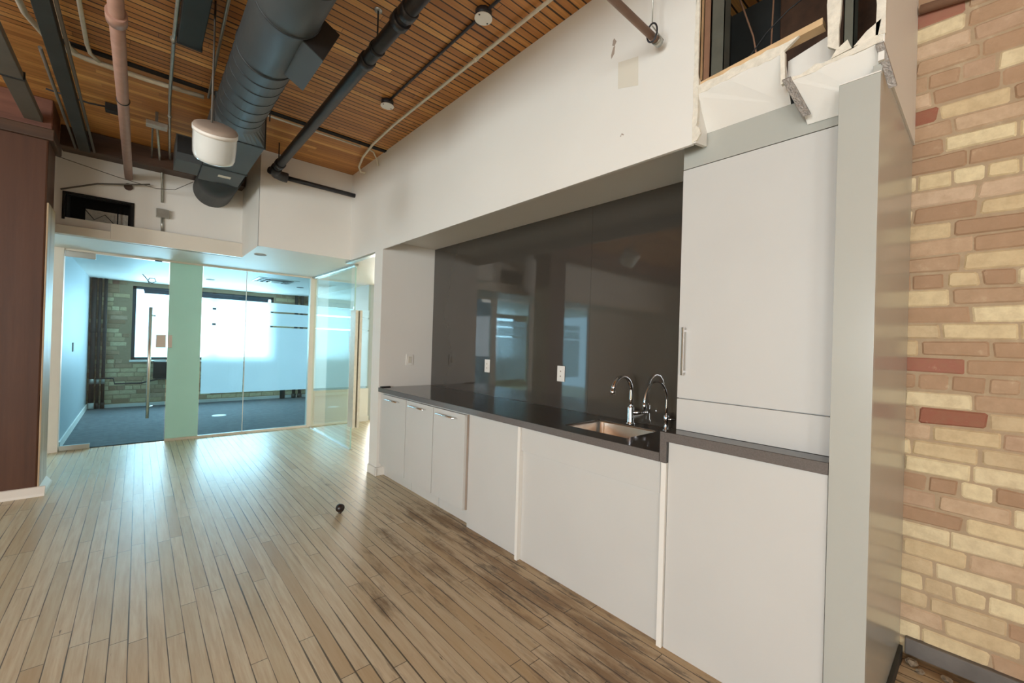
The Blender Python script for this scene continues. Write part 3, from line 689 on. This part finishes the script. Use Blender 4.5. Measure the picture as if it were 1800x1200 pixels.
# end face above the end panel and its front edge
obj('end_face', MB().prism([(KX + 0.002, 0.252, 2.380), (BX - 0.006, 0.252, 2.380), (BX - 0.006, 0.252, CEIL - 0.002), (KX + 0.002, 0.252, CEIL - 0.002)], (0, 0.016, 0)), 'white_paint', bk)
obj('torn_edge', MB().prism(ragged((KX, 0.250, 2.465), (KX, 0.250, CEIL), 10, 0.002, 1) + ragged((KX, 0.274, CEIL), (KX, 0.276, 2.470), 10, 0.005, 1), (0.014, 0, 0)), 'gypsum', bk)
# studs
def stud(y0, y1, z0, label, x=KX + 0.018, mat='stud', d=0.06):
    o = obj('stud', MB().box(x, x + 0.004, y0, y1, z0, CEIL - 0.002).box(x, x + d, y1 - 0.003, y1, z0, CEIL - 0.002).box(x, x + d, y0, y0 + 0.003, z0, CEIL - 0.002), mat, bk); o['label'] = label
stud(0.882, 0.900, 2.60, 'raw timber stud', KX + 0.006, 'raw_wood', 0.03)
stud(0.848, 0.880, 2.58, 'brown stud', KX + 0.03, 'brown_pipe', 0.05)
stud(0.785, 0.840, 2.58, 'galvanised metal stud')
stud(0.338, 0.368, 2.462, 'galvanised metal stud')
obj('torn_edge', MB().prism(ragged((KX, 0.410, 2.50), (KX, 0.412, CEIL), 12, 0.005, 1) + ragged((KX, 0.372, CEIL), (KX, 0.376, 2.47), 12, 0.004, 1), (0.016, 0, 0)), 'gypsum', bk)
obj('inner_partition', B(KX + 0.05, BX - 0.006, 0.270, 0.275, 2.38, CEIL - 0.002), 'tray', bk)
cj = thing('ceiling_joist', 'brown timber joist inside the torn open bulkhead', 'joist', (2.45, 0.5, 2.7))
obj('timber', B(2.35, 2.42, 0.30, 0.72, 2.72, CEIL - 0.003), 'beam_dark', cj, 0.004)
solo('dangling_cable', MB().tube([(2.0, 0.86, 2.62), (2.02, 0.78, 2.66), (2.05, 0.68, 2.80), (2.06, 0.6, 2.86), (2.05, 0.52, 2.88)], 0.003, 8), 'black', 'thin black cable curving inside the bulkhead cavity', 'cable')
solo('dangling_cable', MB().tube([(2.1, 0.83, 3.1), (2.12, 0.76, 2.86), (2.12, 0.74, 2.74), (2.13, 0.71, 2.7), (2.14, 0.69, 2.78), (2.14, 0.68, 3.2)], 0.004, 8), 'brown_pipe', 'brown looped cable hanging inside the bulkhead cavity', 'cable')
struct('wall_cavity', B(BX - 0.2, BX - 0.19, 0.276, 1.03, 2.42, CEIL).box(KX + 0.02, 2.53, 1.02, 1.03, 2.42, CEIL), 'tray', 'dark sheets added to darken the bulkhead cavity')  # added dark sheets, the cavity's shade put into their colour
# marks on the upper wall
struct('trim_20', MB().prism([(KX - 0.0012, 1.315, 2.875), (KX - 0.0012, 1.196, 2.850), (KX - 0.0012, 1.192, 2.702), (KX - 0.0012, 1.312, 2.736)], (0.001, 0, 0)), 'patch', 'faded square paint patch on the upper wall')
def scuff(pts, n, lab):
    struct('trim_%d' % n, MB().prism([(KX - 0.0012, a, b) for a, b in pts], (0.001, 0, 0)), 'scuff', lab)
scuff([(1.352, 3.010), (1.345, 3.018), (1.330, 2.995), (1.342, 2.975), (1.356, 2.985)], 21, 'small torn paint chip on the upper wall')
scuff([(1.350, 2.972), (1.338, 2.975), (1.342, 2.935), (1.360, 2.915), (1.362, 2.935)], 22, 'lower torn paint chip on the upper wall')
scuff([(1.290, 2.478), (1.280, 2.492), (1.268, 2.482), (1.272, 2.478), (1.281, 2.486), (1.287, 2.474)], 23, 'small smudge on the upper wall')

# ---------------------------------------------------------------- timber column and beams
tcx0, tcx1, tcy0, tcy1 = -1.02, -0.605, 5.25, 5.63
col = thing('timber_column', 'square brown stained timber column at the left edge', 'column', (-0.81, 5.44, 0))
obj('shaft', B(tcx0, tcx1, tcy0, tcy1, 0, 3.0), 'timber', col, 0.012)
eb = obj('lit_side_strip', B(tcx1 + 0.0005, tcx1 + 0.012, tcy0 + 0.004, tcy1, 0.0, 2.45), 'lit_side', col, 0.002); eb['label'] = 'pale strip painted as office light on the right face'  # added pale strip: office light on this face put into colour
obj('capital', B(tcx0 - 0.05, tcx1 + 0.035, tcy0 - 0.03, tcy1 + 0.03, 2.965, 3.06), 'beam_dark', col, 0.008)
obj('base_moulding', MB().prism([(tcx0, tcy0, 0.0), (tcx0, tcy0 - 0.05, 0.0), (tcx0, tcy0 - 0.045, 0.02), (tcx0, tcy0 - 0.012, 0.07), (tcx0, tcy0, 0.075)], (tcx1 - tcx0 + 0.05, 0, 0))
    .prism([(tcx1, tcy0 - 0.0, 0.0), (tcx1 + 0.05, tcy0, 0.0), (tcx1 + 0.045, tcy0, 0.02), (tcx1 + 0.012, tcy0, 0.07), (tcx1, tcy0, 0.075)], (0, tcy1 - tcy0, 0)), 'white_paint', col, 0.002)
solo('timber_beam', B(-5.99, -0.585, 5.24, 5.66, 3.06, CEIL - 0.002), 'beam', 'reddish timber beam resting on the column', 'beam', 0.01)
solo('timber_beam', B(-0.60, 0.89, 5.80, 5.998, 3.12, CEIL - 0.002), 'beam_dark', 'dark timber beam along the top of the back wall', 'beam', 0.008)
struct('trim_6', B(-0.5, KX - 0.002, 4.10, 4.15, CEIL - 0.012, CEIL - 0.001), 'dark', 'dark joint strip across the ceiling deck')

# ---------------------------------------------------------------- ceiling services
# main duct
dx, dz, dr_ = 0.505, 3.0, 0.150
du = thing('air_duct', 'large round blue grey spiral duct with box plenum', 'duct', (dx, 3.0, 2.85))
obj('round_duct', MB().tube([(dx, 0.6, dz), (dx, 3.62, dz)], dr_, 40), 'duct', du)
for i, y in enumerate((1.95, 2.28, 2.74, 2.86, 2.98, 3.12, 3.26, 3.40, 3.52)):
    obj('seam_ring', MB().lathe([(dr_ - 0.002, -0.004), (dr_ + (0.005 if i < 3 else 0.002), -0.003), (dr_ + (0.005 if i < 3 else 0.002), 0.003), (dr_ - 0.002, 0.004)], (dx, y, dz), (0, 1, 0), 40), 'duct_dark', du)
# transition round to square
def transition(y0, y1, bx0, bx1, bz0, bz1, n=40):
    mb = MB(); vs = []
    cx, cz = (bx0 + bx1) / 2, (bz0 + bz1) / 2
    for k in range(n):
        a = 2 * PI * k / n + PI / 4; vs.append((dx + dr_ * math.cos(a), y0, dz + dr_ * math.sin(a)))
    for k in range(n):
        a = 2 * PI * k / n + PI / 4; c, s_ = math.cos(a), math.sin(a); m = max(abs(c), abs(s_))
        vs.append((cx + (bx1 - bx0) / 2 * c / m, y1, cz + (bz1 - bz0) / 2 * s_ / m))
    return mb.add(vs, [(k, (k + 1) % n, n + (k + 1) % n, n + k) for k in range(n)])
bx0, bx1, bz0, bz1 = 0.385, 0.715, 2.88, 3.20
obj('transition', transition(3.62, 3.86, bx0, bx1, bz0, bz1), 'duct', du)
obj('box_plenum', B(bx0, bx1, 3.86, 4.62, bz0, bz1), 'duct', du, 0.003)
obj('box_plenum', B(bx0 + 0.002, bx1 - 0.002, 4.63, 5.08, bz0 + 0.002, bz1), 'duct', du, 0.003)
obj('drive_cleat', B(bx0 - 0.006, bx1 + 0.006, 4.615, 4.635, bz0 - 0.006, bz1 + 0.004), 'duct_dark', du)
obj('drive_cleat', B(bx0 - 0.006, bx1 + 0.006, 3.852, 3.868, bz0 - 0.006, bz1 + 0.004), 'duct_dark', du)
lbd = obj('label_sticker', B(0.52, 0.62, 4.80, 4.86, bz0 - 0.001, bz0 + 0.001), 'patch', du); lbd['label'] = 'pale rectangular sticker'
obj('wall_collar', MB().tube([(0.60, 5.081, 3.045), (0.60, 5.998, 3.045)], 0.185, 40), 'duct_dark', du)  # darker duct colour painted in for the shade on this stub
# right take-off with its unlit end painted black
so = [(0.515, 2.900), (0.676, 2.813), (0.756, 2.987), (0.600, 3.060)]
obj('side_outlet', MB().prism([(a, 2.302, b) for a, b in so], (0, 0.36, 0)), 'duct', du)
o = obj('outlet_dark_end', MB().prism([(a, 2.297, b) for a, b in [(0.535, 2.890), (0.674, 2.816), (0.753, 2.986), (0.602, 3.056)]], (0, 0.004, 0)), 'black', du); o['label'] = 'black plate for the unlit end'
# left side outlet near the back
obj('side_outlet', B(0.20, 0.384, 4.70, 5.05, 2.90, 3.12), 'duct', du, 0.002)
obj('outlet_dark_end', B(0.208, 0.384, 4.695, 4.699, 2.965, 3.11), 'black', du)
obj('hanger_rod', MB().tube([(dx + 0.17, 3.5, 2.95), (dx + 0.17, 3.5, CEIL - 0.001)], 0.004, 8), 'black', du)
# second flat duct
fd = thing('air_duct', 'short dark rectangular duct tight under the ceiling', 'duct', (0.2, 2.6, 3.16))
obj('duct_body', B(0.135, 0.255, 1.9, 3.38, 3.20, CEIL - 0.002), 'duct_dark', fd, 0.004)
obj('end_flange', B(0.13, 0.26, 3.38, 3.39, 3.195, CEIL - 0.002), 'tray', fd)

# black iron pipe
PX, PZ = 1.0, 3.085
pp = thing('drain_pipe', 'thick black iron pipe with couplings hung under the ceiling', 'pipe', (PX, 3.0, PZ))
obj('pipe', MB().tube([(PX, 0.4, PZ), (PX, 4.80, PZ)], 0.040, 20), 'black_pipe', pp)
for y in (2.02, 2.55, 4.66):
    obj('coupling', MB().tube([(PX, y - 0.03, PZ), (PX, y - 0.028, PZ), (PX, y + 0.028, PZ), (PX, y + 0.03, PZ)], [0.044, 0.049, 0.049, 0.044], 20), 'black_pipe', pp)
obj('coupling', MB().tube([(PX, 2.08, PZ), (PX, 2.13, PZ)], 0.052, 20), 'black_pipe', pp)
obj('elbow', MB().tube([(PX, 4.78, PZ), (PX + 0.0, 4.86, PZ - 0.005), (PX + 0.02, 4.91, PZ - 0.02), (PX + 0.07, 4.93, PZ - 0.025), (PX + 0.13, 4.93, PZ - 0.03)], 0.050, 18), 'black_pipe', pp)
obj('elbow', MB().tube([(PX - 0.045, 4.88, PZ - 0.01), (PX - 0.01, 4.90, PZ - 0.01)], 0.036, 16), 'black_pipe', pp)
obj('branch_pipe', MB().tube([(PX + 0.12, 4.93, PZ - 0.03), (KX - 0.001, 4.93, PZ - 0.035)], 0.024, 16), 'black_pipe', pp)
for y in (2.40, 4.72):
    obj('hanger_rod', MB().tube([(PX, y, PZ + 0.04), (PX, y, CEIL - 0.001)], 0.005, 8), 'black', pp)
    obj('hanger_ring', MB().lathe([(0.042, -0.012), (0.0455, -0.012), (0.0455, 0.012), (0.042, 0.012)], (PX, y, PZ), (0, 1, 0), 24), 'black', pp)
obj('ceiling_flange', MB().lathe([(0, 0), (0.022, 0), (0.022, -0.01), (0, -0.01)], (PX, 2.40, CEIL - 0.001)), 'galv', pp)

# ceiling junction boxes on dark conduit
cd = thing('conduit', 'dark conduit line joining the round white ceiling boxes', 'conduit', (1.455, 2.5, 3.29))
obj('pipe', MB().tube([(1.46, 0.6, CEIL - 0.012), (1.455, 3.25, CEIL - 0.012)], 0.009, 10), 'black_pipe', cd)
for y, lab in ((3.255, 'round white ceiling box farther along the dark conduit'), (1.985, 'round white ceiling box nearer along the dark conduit')):
    e = thing('ceiling_box', lab, 'junction box', (1.455, y, CEIL), 'round white ceiling boxes')
    obj('back_box', MB().tube([(1.455, y, CEIL - 0.001), (1.455, y, CEIL - 0.040)], 0.048, 24), 'black_pipe', e)
    cv = obj('cover', MB().tube([(1.455, y, CEIL - 0.041), (1.455, y, CEIL - 0.046)], 0.052, 28), 'plastic', e, 0.001)
    for s in (-1, 1): obj('screw', MB().tube([(1.455 + s * 0.038, y + s * 0.012, CEIL - 0.046), (1.455 + s * 0.038, y + s * 0.012, CEIL - 0.048)], 0.005, 8), 'black', cv)
def pipe(name, path, r, mat, label, cat='conduit', seg=12, clips=()):
    e = thing(name, label, cat, tuple(path[0]))
    obj('pipe', MB().tube(path, r, seg), mat, e)
    for p, q in clips: obj('coupling', MB().tube([p, q], r * 1.35, seg), mat, e)
    return e
pipe('conduit', [(1.655, 0.4, 3.285), (1.648, 2.0, 3.285), (1.64, 3.5, 3.285), (1.66, 4.0, 3.285), (1.70, 4.35, 3.28), (1.755, 4.60, 3.265), (1.80, 4.66, 3.24), (1.835, 4.62, 3.225)], 0.011, 'beige_pipe',
     'pale conduit running along the ceiling beside the upper wall', clips=(((1.652, 1.40, 3.285), (1.651, 1.43, 3.285)), ((1.646, 2.30, 3.285), (1.646, 2.33, 3.285))))
pipe('conduit', [(0.55, 4.17, 3.292), (1.60, 4.17, 3.292)], 0.008, 'beige_pipe', 'thin pale conduit crossing the ceiling toward the upper wall corner')
pipe('conduit', [(1.67, 4.16, 3.295), (1.74, 4.18, 3.285), (1.80, 4.24, 3.25), (1.838, 4.28, 3.21)], 0.007, 'beige_pipe', 'short bent pale conduit at the top of the upper wall')
# big bent green-grey conduit
pts = [(-0.575, 1.8, 3.26), (-0.570, 3.55, 3.26), (-0.555, 3.82, 3.26), (-0.50, 4.02, 3.26), (-0.42, 4.12, 3.26), (-0.32, 4.16, 3.26), (0.0, 4.17, 3.26), (0.34, 4.17, 3.27)]
pipe('conduit', pts, 0.017, 'beige_pipe', 'pale conduit bending from along the room to across the ceiling')
for x, lab in ((-0.305, 'right one of two short pale conduits above the bent conduit'), (-0.405, 'left one of two short pale conduits above the bent conduit')):
    pipe('conduit', [(x, 1.8, 3.275), (x, 3.98, 3.275), (x + 0.01, 4.08, 3.27), (x + 0.05, 4.15, 3.265)], 0.012, 'beige_pipe', lab)
pipe('sprinkler_pipe', [(-0.131, 1.5, 3.02), (-0.120, 5.998, 3.0)], 0.033, 'red_pipe', 'pinkish primer coated pipe running to the back wall', 'pipe', 20, (((-0.128, 2.98, 3.013), (-0.128, 3.06, 3.013)),))
sp = solo('pipe_hanger', MB().lathe([(0.034, -0.004), (0.038, -0.004), (0.038, 0.004), (0.034, 0.004)], (-0.124, 4.05, 3.008), (0, 1, 0), 24).tube([(-0.124, 4.05, 3.04), (-0.124, 4.05, CEIL)], 0.003, 8), 'black', 'black ring hanger around the pinkish pipe', 'hanger')
pipe('conduit', [(0.112, 1.5, 3.235), (0.118, 3.4, 3.235), (0.135, 4.3, 3.235), (0.19, 5.6, 3.235), (0.215, 5.998, 3.235)], 0.011, 'galv', 'shiny silver conduit between the pinkish pipe and the duct', clips=(((0.1125, 3.42, 3.235), (0.1195, 3.46, 3.235)), ((0.15, 4.65, 3.235), (0.152, 4.68, 3.235))))
pipe('conduit', [(0.295, 1.5, 3.255), (0.33, 2.9, 3.255), (0.365, 4.12, 3.255)], 0.009, 'galv', 'thin silver conduit close beside the round duct')
# dark cable tray with conduits
tr = thing('cable_tray', 'dark double cable tray running along the left of the ceiling', 'cable tray', (-0.42, 4.0, 3.13))
obj('tray', B(-0.470, -0.392, 1.8, 5.78, 3.10, 3.16), 'tray', tr, 0.004)
obj('side_conduit', MB().tube([(-0.500, 3.9, 3.12), (-0.495, 5.79, 3.12)], 0.010, 10), 'raceway', tr)
obj('side_conduit', MB().tube([(-0.372, 3.0, 3.12), (-0.368, 5.79, 3.12)], 0.010, 10), 'raceway', tr)
obj('hanger_rod', MB().tube([(-0.435, 4.9, 3.16), (-0.435, 4.9, CEIL)], 0.004, 8), 'black', tr)
rw = thing('raceway', 'wide grey flat raceway descending the ceiling line to the column', 'raceway', (-0.69, 4.5, 3.1))
obj('raceway_body', B(-0.745, -0.640, 1.8, 5.236, 3.10, 3.15), 'raceway', rw, 0.004)
obj('strap', MB().box(-0.755, -0.632, 4.44, 4.455, 3.094, 3.156).box(-0.758, -0.745, 4.44, 4.455, 3.1, CEIL), 'black', rw)
# dark ceiling junction on crossing wire
pipe('conduit', [(-0.60, 4.98, 3.29), (-0.36, 5.0, 3.28), (-0.25, 4.97, 3.28)], 0.007, 'black_pipe', 'short black conduit ending at the small dark box')
solo('junction_box', B(-0.26, -0.165, 4.93, 5.01, 3.245, 3.305), 'black', 'small dark junction box beside the pinkish pipe', 'junction box', 0.004)
jb = thing('junction_box', 'flat grey junction box under the ceiling left of the duct', 'junction box', (0.08, 4.86, 3.19))
obj('box_body', B(0.0, 0.145, 4.82, 4.90, 3.180, 3.218), 'galv', jb, 0.003)
obj('support', B(0.06, 0.08, 4.85, 4.87, 3.218, CEIL), 'raceway', jb)
wc = thing('conduit', 'vertical grey conduit with square box down the upper back wall', 'conduit', (0.15, 5.97, 2.5))
obj('pipe', MB().tube([(0.075, 4.9, 3.205), (0.12, 5.80, 3.205), (0.135, 5.93, 3.19), (0.145, 5.975, 3.12), (0.152, 5.975, 2.80)], 0.010, 10), 'galv', wc)
obj('pipe', MB().tube([(0.158, 5.98, 2.66), (0.162, 5.98, 2.485)], 0.012, 10), 'galv', wc)
obj('square_box', B(0.105, 0.212, 5.945, 5.998, 2.635, 2.725), 'galv', wc, 0.003)
pipe('conduit', [(0.045, 4.9, 3.205), (0.055, 5.9, 3.205)], 0.007, 'raceway', 'thin conduit beside the one from the flat grey box')
solo('hanging_cable', MB().tube([(-0.62, 5.75, 2.995), (-0.2, 5.80, 2.93), (0.1, 5.83, 2.90), (0.25, 5.80, 2.92), (0.40, 5.7, 3.02)], 0.0035, 8), 'raceway', 'thin pale cable strung across below the back beam', 'cable')
solo('hanging_cable', MB().tube([(-0.6, 5.95, 2.74), (-0.35, 5.95, 2.86), (-0.05, 5.94, 2.93), (0.05, 5.94, 2.96)], 0.008, 8), 'raceway', 'thicker dark cable slanting up across the back wall', 'cable')
solo('wall_grommet', MB().tube([(0.215, 5.985, 3.235), (0.215, 5.999, 3.235)], 0.03, 16), 'dark', 'dark hole ring where the silver conduit meets the wall', 'grommet')
solo('wall_grommet', MB().tube([(-0.12, 5.975, 2.90), (-0.12, 5.999, 2.90)], 0.035, 16), 'beam_dark', 'brown ring below the end of the pinkish pipe', 'grommet')
# vent opening
vo = thing('wall_vent', 'dark rectangular opening in the upper back wall with brick beyond', 'vent', (-0.33, 6.03, 2.49))
obj('vent_frame', MB().box(-0.59, -0.57, 5.985, 6.06, 2.47, 2.74).box(-0.088, -0.068, 5.985, 6.06, 2.47, 2.74).box(-0.57, -0.088, 5.985, 6.06, 2.72, 2.74), 'dark', vo)
obj('vent_box', MB().box(-0.56, -0.10, 6.30, 6.31, 2.40, 2.80).box(-0.58, -0.56, 6.021, 6.30, 2.40, 2.80).box(-0.10, -0.08, 6.021, 6.30, 2.40, 2.80).box(-0.58, -0.08, 6.021, 6.31, 2.80, 2.81), 'dark', vo)
obj('brick_view', B(-0.45, -0.12, 6.285, 6.299, 2.47, 2.66), 'gypsum', vo)
obj('wire', MB().tube([(-0.46, 6.25, 2.66), (-0.38, 6.24, 2.55), (-0.30, 6.25, 2.62), (-0.20, 6.24, 2.5)], 0.004, 6).tube([(-0.2, 6.2, 2.7), (-0.2, 6.2, 2.48)], 0.006, 6), 'black', vo)

# pendant lamp
lp = thing('pendant_lamp', 'drum shaped white glass lamp hanging on a thin rod', 'lamp', (0.30, 2.95, 2.5))
ax = Vector((-0.04, -0.62, 0.78)).normalized(); oc = Vector((0.302, 2.97, 2.575))
obj('rod', MB().tube([(0.285, 3.0, 2.56), (0.284, 3.0, CEIL - 0.001)], 0.0055, 10), 'raceway', lp)
cp = obj('cap', MB().lathe([(0.0, 0.012), (0.085, 0.012), (0.104, 0.004), (0.108, -0.006), (0.108, -0.016)], oc, ax, 40), 'scuff', lp); cp['label'] = 'taupe metal top plate'
obj('lens', MB().lathe([(0.107, -0.016), (0.107, -0.10), (0.105, -0.160), (0.098, -0.182), (0.080, -0.192), (0.0, -0.196)], oc, ax, 40), 'lens', lp)
obj('rim_band', MB().lathe([(0.107, -0.008), (0.1105, -0.008), (0.1105, -0.03), (0.107, -0.03)], oc, ax, 40), 'plastic', lp)

# sprinkler pipe at the top right with hanger
s2 = thing('sprinkler_pipe', 'brown capped pipe end hanging in a ring before the upper wall', 'pipe', (1.78, 1.056, 2.82))
obj('pipe', MB().tube([(0.3, 1.056, 2.822), (1.775, 1.056, 2.822)], 0.017, 16), 'brown_pipe', s2)
obj('end_cap', MB().tube([(1.765, 1.056, 2.822), (1.80, 1.056, 2.822)], 0.021, 16), 'galv', s2)
hr = obj('hanger_ring', MB().tube(arc((1.735, 1.056, 2.838), 0.034, 0, 2 * PI, 24, (0, 0.75, 0), (0, 0, 1.25)), 0.004, 8), 'black_pipe', s2)
obj('hanger_rod', MB().tube([(1.735, 1.056, 2.88), (1.735, 1.058, CEIL)], 0.0028, 8), 'galv', hr)
obj('brace_wire', MB().tube([(1.735, 1.056, 2.87), (1.842, 1.06, 2.86)], 0.003, 6), 'galv', hr)
pipe('conduit', [(2.69, 0.244, 3.0), (2.69, -0.8, 2.86)], 0.02, 'brown_pipe', 'dark pipe across the top of the brick wall')

# ---------------------------------------------------------------- floor object
kb = thing('door_knob', 'small round dark knob lying on the floor', 'knob', (1.235, 3.40, 0.0))
obj('ball', MB().lathe([(0.0, -0.033), (0.014, -0.032), (0.026, -0.025), (0.033, -0.010), (0.034, 0.003), (0.030, 0.017), (0.020, 0.027), (0.008, 0.031), (0, 0.031)], (1.235, 3.40, 0.0415), (0.35, 0.45, 0.82), 28), 'knob', kb)
obj('stem', MB().lathe([(0.0, -0.041), (0.012, -0.041), (0.013, -0.036), (0.009, -0.030), (0.010, -0.024)], (1.235, 3.40, 0.0415), (0.0, 0.0, 1.0), 20), 'knob', kb)
# rubble by the brick wall
for i, (x, y) in enumerate(((2.60, 0.18), (2.63, 0.10), (2.55, 0.06), (2.62, 0.0), (2.57, -0.08), (2.64, 0.21), (2.52, 0.13))):
    r = rnd.uniform(0.012, 0.026); mb = MB(); vs = []
    import bmesh
    bm = bmesh.new(); bmesh.ops.create_icosphere(bm, subdivisions=2, radius=r)
    for v in bm.verts: v.co *= rnd.uniform(0.8, 1.2); v.co.z *= 0.6; v.co += Vector((x, y, r * 0.55))
    mb.add([v.co.copy() for v in bm.verts], [tuple(v.index for v in f.verts) for f in bm.faces]); bm.free()
    solo('mortar_crumb', mb, 'rubble', 'lump of loose mortar on the floor beside the brick wall', 'rubble', group='mortar lumps at the foot of the brick wall')
solo('shoe_strip', B(KX + 0.03, BX - 0.04, 0.245, 0.258, 0.0, 0.05), 'tray', 'dark strip along the foot of the end panel', 'strip')

# ---------------------------------------------------------------- office contents seen through the glass
for i, (x, r, lab) in enumerate(((-0.600, 0.035, 'thickest dark vertical pipe in the office corner'), (-0.525, 0.022, 'middle dark vertical pipe in the office corner'), (-0.455, 0.024, 'right dark vertical pipe in the office corner'))):
    e = thing('heating_pipe', lab, 'pipe', (x, FY - 0.07, 0.012))
    obj('pipe', MB().tube([(x, FY - 0.08, 0.02), (x, FY - 0.08, DROP - 0.002)], r, 14), 'tray', e)
    obj('floor_collar', MB().tube([(x, FY - 0.08, 0.013), (x, FY - 0.08, 0.12)], r + 0.006, 14), 'white_paint' if i == 0 else 'tray', e)
    for z in (0.45, 1.35): obj('coupling', MB().tube([(x, FY - 0.08, z), (x, FY - 0.08, z + 0.09)], r + 0.004, 14), 'tray' if z > 1 else 'galv', e)
for x, lab in ((2.66, 'left dark pipe at the right end of the office'), (2.78, 'right dark pipe at the right end of the office')):
    e = thing('heating_pipe', lab, 'pipe', (x, FY - 0.07, 0.012))
    obj('pipe', MB().tube([(x, FY - 0.08, 0.02), (x, FY - 0.08, DROP - 0.002)], 0.035, 14), 'tray', e)
    obj('floor_collar', MB().tube([(x, FY - 0.08, 0.013), (x, FY - 0.08, 0.10)], 0.045, 14), 'tray', e)
pipe('radiator_pipe', [(-0.55, FY - 0.15, 0.55), (-0.32, FY - 0.15, 0.55), (-0.30, FY - 0.15, 0.45), (0.05, FY - 0.15, 0.45), (0.30, FY - 0.15, 0.52), (0.9, FY - 0.15, 0.52)], 0.014, 'tray', 'thin dark horizontal pipe under the office window', 'pipe')
rd = thing('radiator', 'dark radiator panel under the office window behind the pull handle', 'radiator', (0.42, FY - 0.1, 0.5))
obj('body', B(0.22, 0.62, FY - 0.11, FY - 0.04, 0.52, 0.84), 'tray', rd, 0.01)
obj('grille', MB().box(*(0.24, 0.60, FY - 0.118, FY - 0.111, 0.60, 0.61)).box(0.24, 0.60, FY - 0.118, FY - 0.111, 0.68, 0.69).box(0.24, 0.60, FY - 0.118, FY - 0.111, 0.76, 0.77), 'black', rd)
solo('pipe_stub', MB().tube([(2.42, FY - 0.12, 0.013), (2.42, FY - 0.12, 0.32)], 0.05, 14), 'tray', 'short dark pipe stub by the office back wall', 'pipe')
solo('floor_disc', MB().lathe([(0, 0.016), (0.10, 0.016), (0.105, 0.012)], (1.06, 8.67, 0)), 'plastic', 'round white floor box cover in the blue carpet', 'floor box')
# ceiling diffuser
df = thing('ceiling_diffuser', 'square white four way diffuser in the office ceiling', 'diffuser', (1.70, 7.95, DROP))
for s, z in ((0.30, 0.008), (0.23, 0.014), (0.16, 0.020), (0.09, 0.026)):
    m_ = MB(); t_ = 0.03
    x, y = 1.70, 7.98
    m_.box(x - s, x + s, y - s, y - s + t_, DROP - z, DROP - 0.002).box(x - s, x + s, y + s - t_, y + s, DROP - z, DROP - 0.002).box(x - s, x - s + t_, y - s + t_, y + s - t_, DROP - z, DROP - 0.002).box(x + s - t_, x + s, y - s + t_, y + s - t_, DROP - z, DROP - 0.002)
    obj('vane', m_, 'plastic' if s > 0.25 or s < 0.1 else 'raceway', df)
for x, y, lab in ((0.89, 8.8, 'small pot light trim in the office ceiling near the window'), (2.25, 8.6, 'small dark pot light in the office ceiling right side'), (1.02, 5.55, 'flat round trim in the passage ceiling before the glass')):
    solo('pot_light', MB().lathe([(0.0, -0.003), (0.045, -0.003), (0.060, -0.006), (0.062, 0.0)], (x, y, DROP)), 'scuff' if x < 2 else 'tray', lab, 'light')
solo('ceiling_cable', MB().tube([(0.02, 9.0, DROP), (0.06, 9.02, 2.27), (0.10, 9.05, 2.21), (0.14, 9.05, 2.19), (0.19, 9.05, 2.22), (0.17, 9.05, 2.27), (0.11, 9.05, 2.27), (0.09, 9.05, 2.22), (0.11, 9.05, 2.18)], 0.006, 8), 'black', 'loose black cable coil hanging from the office ceiling', 'cable')
solo('wall_switch', B(-0.66, -0.650, 8.1, 8.18, 1.10, 1.22), 'scuff', 'grey switch plate on the office side wall', 'switch', 0.002)
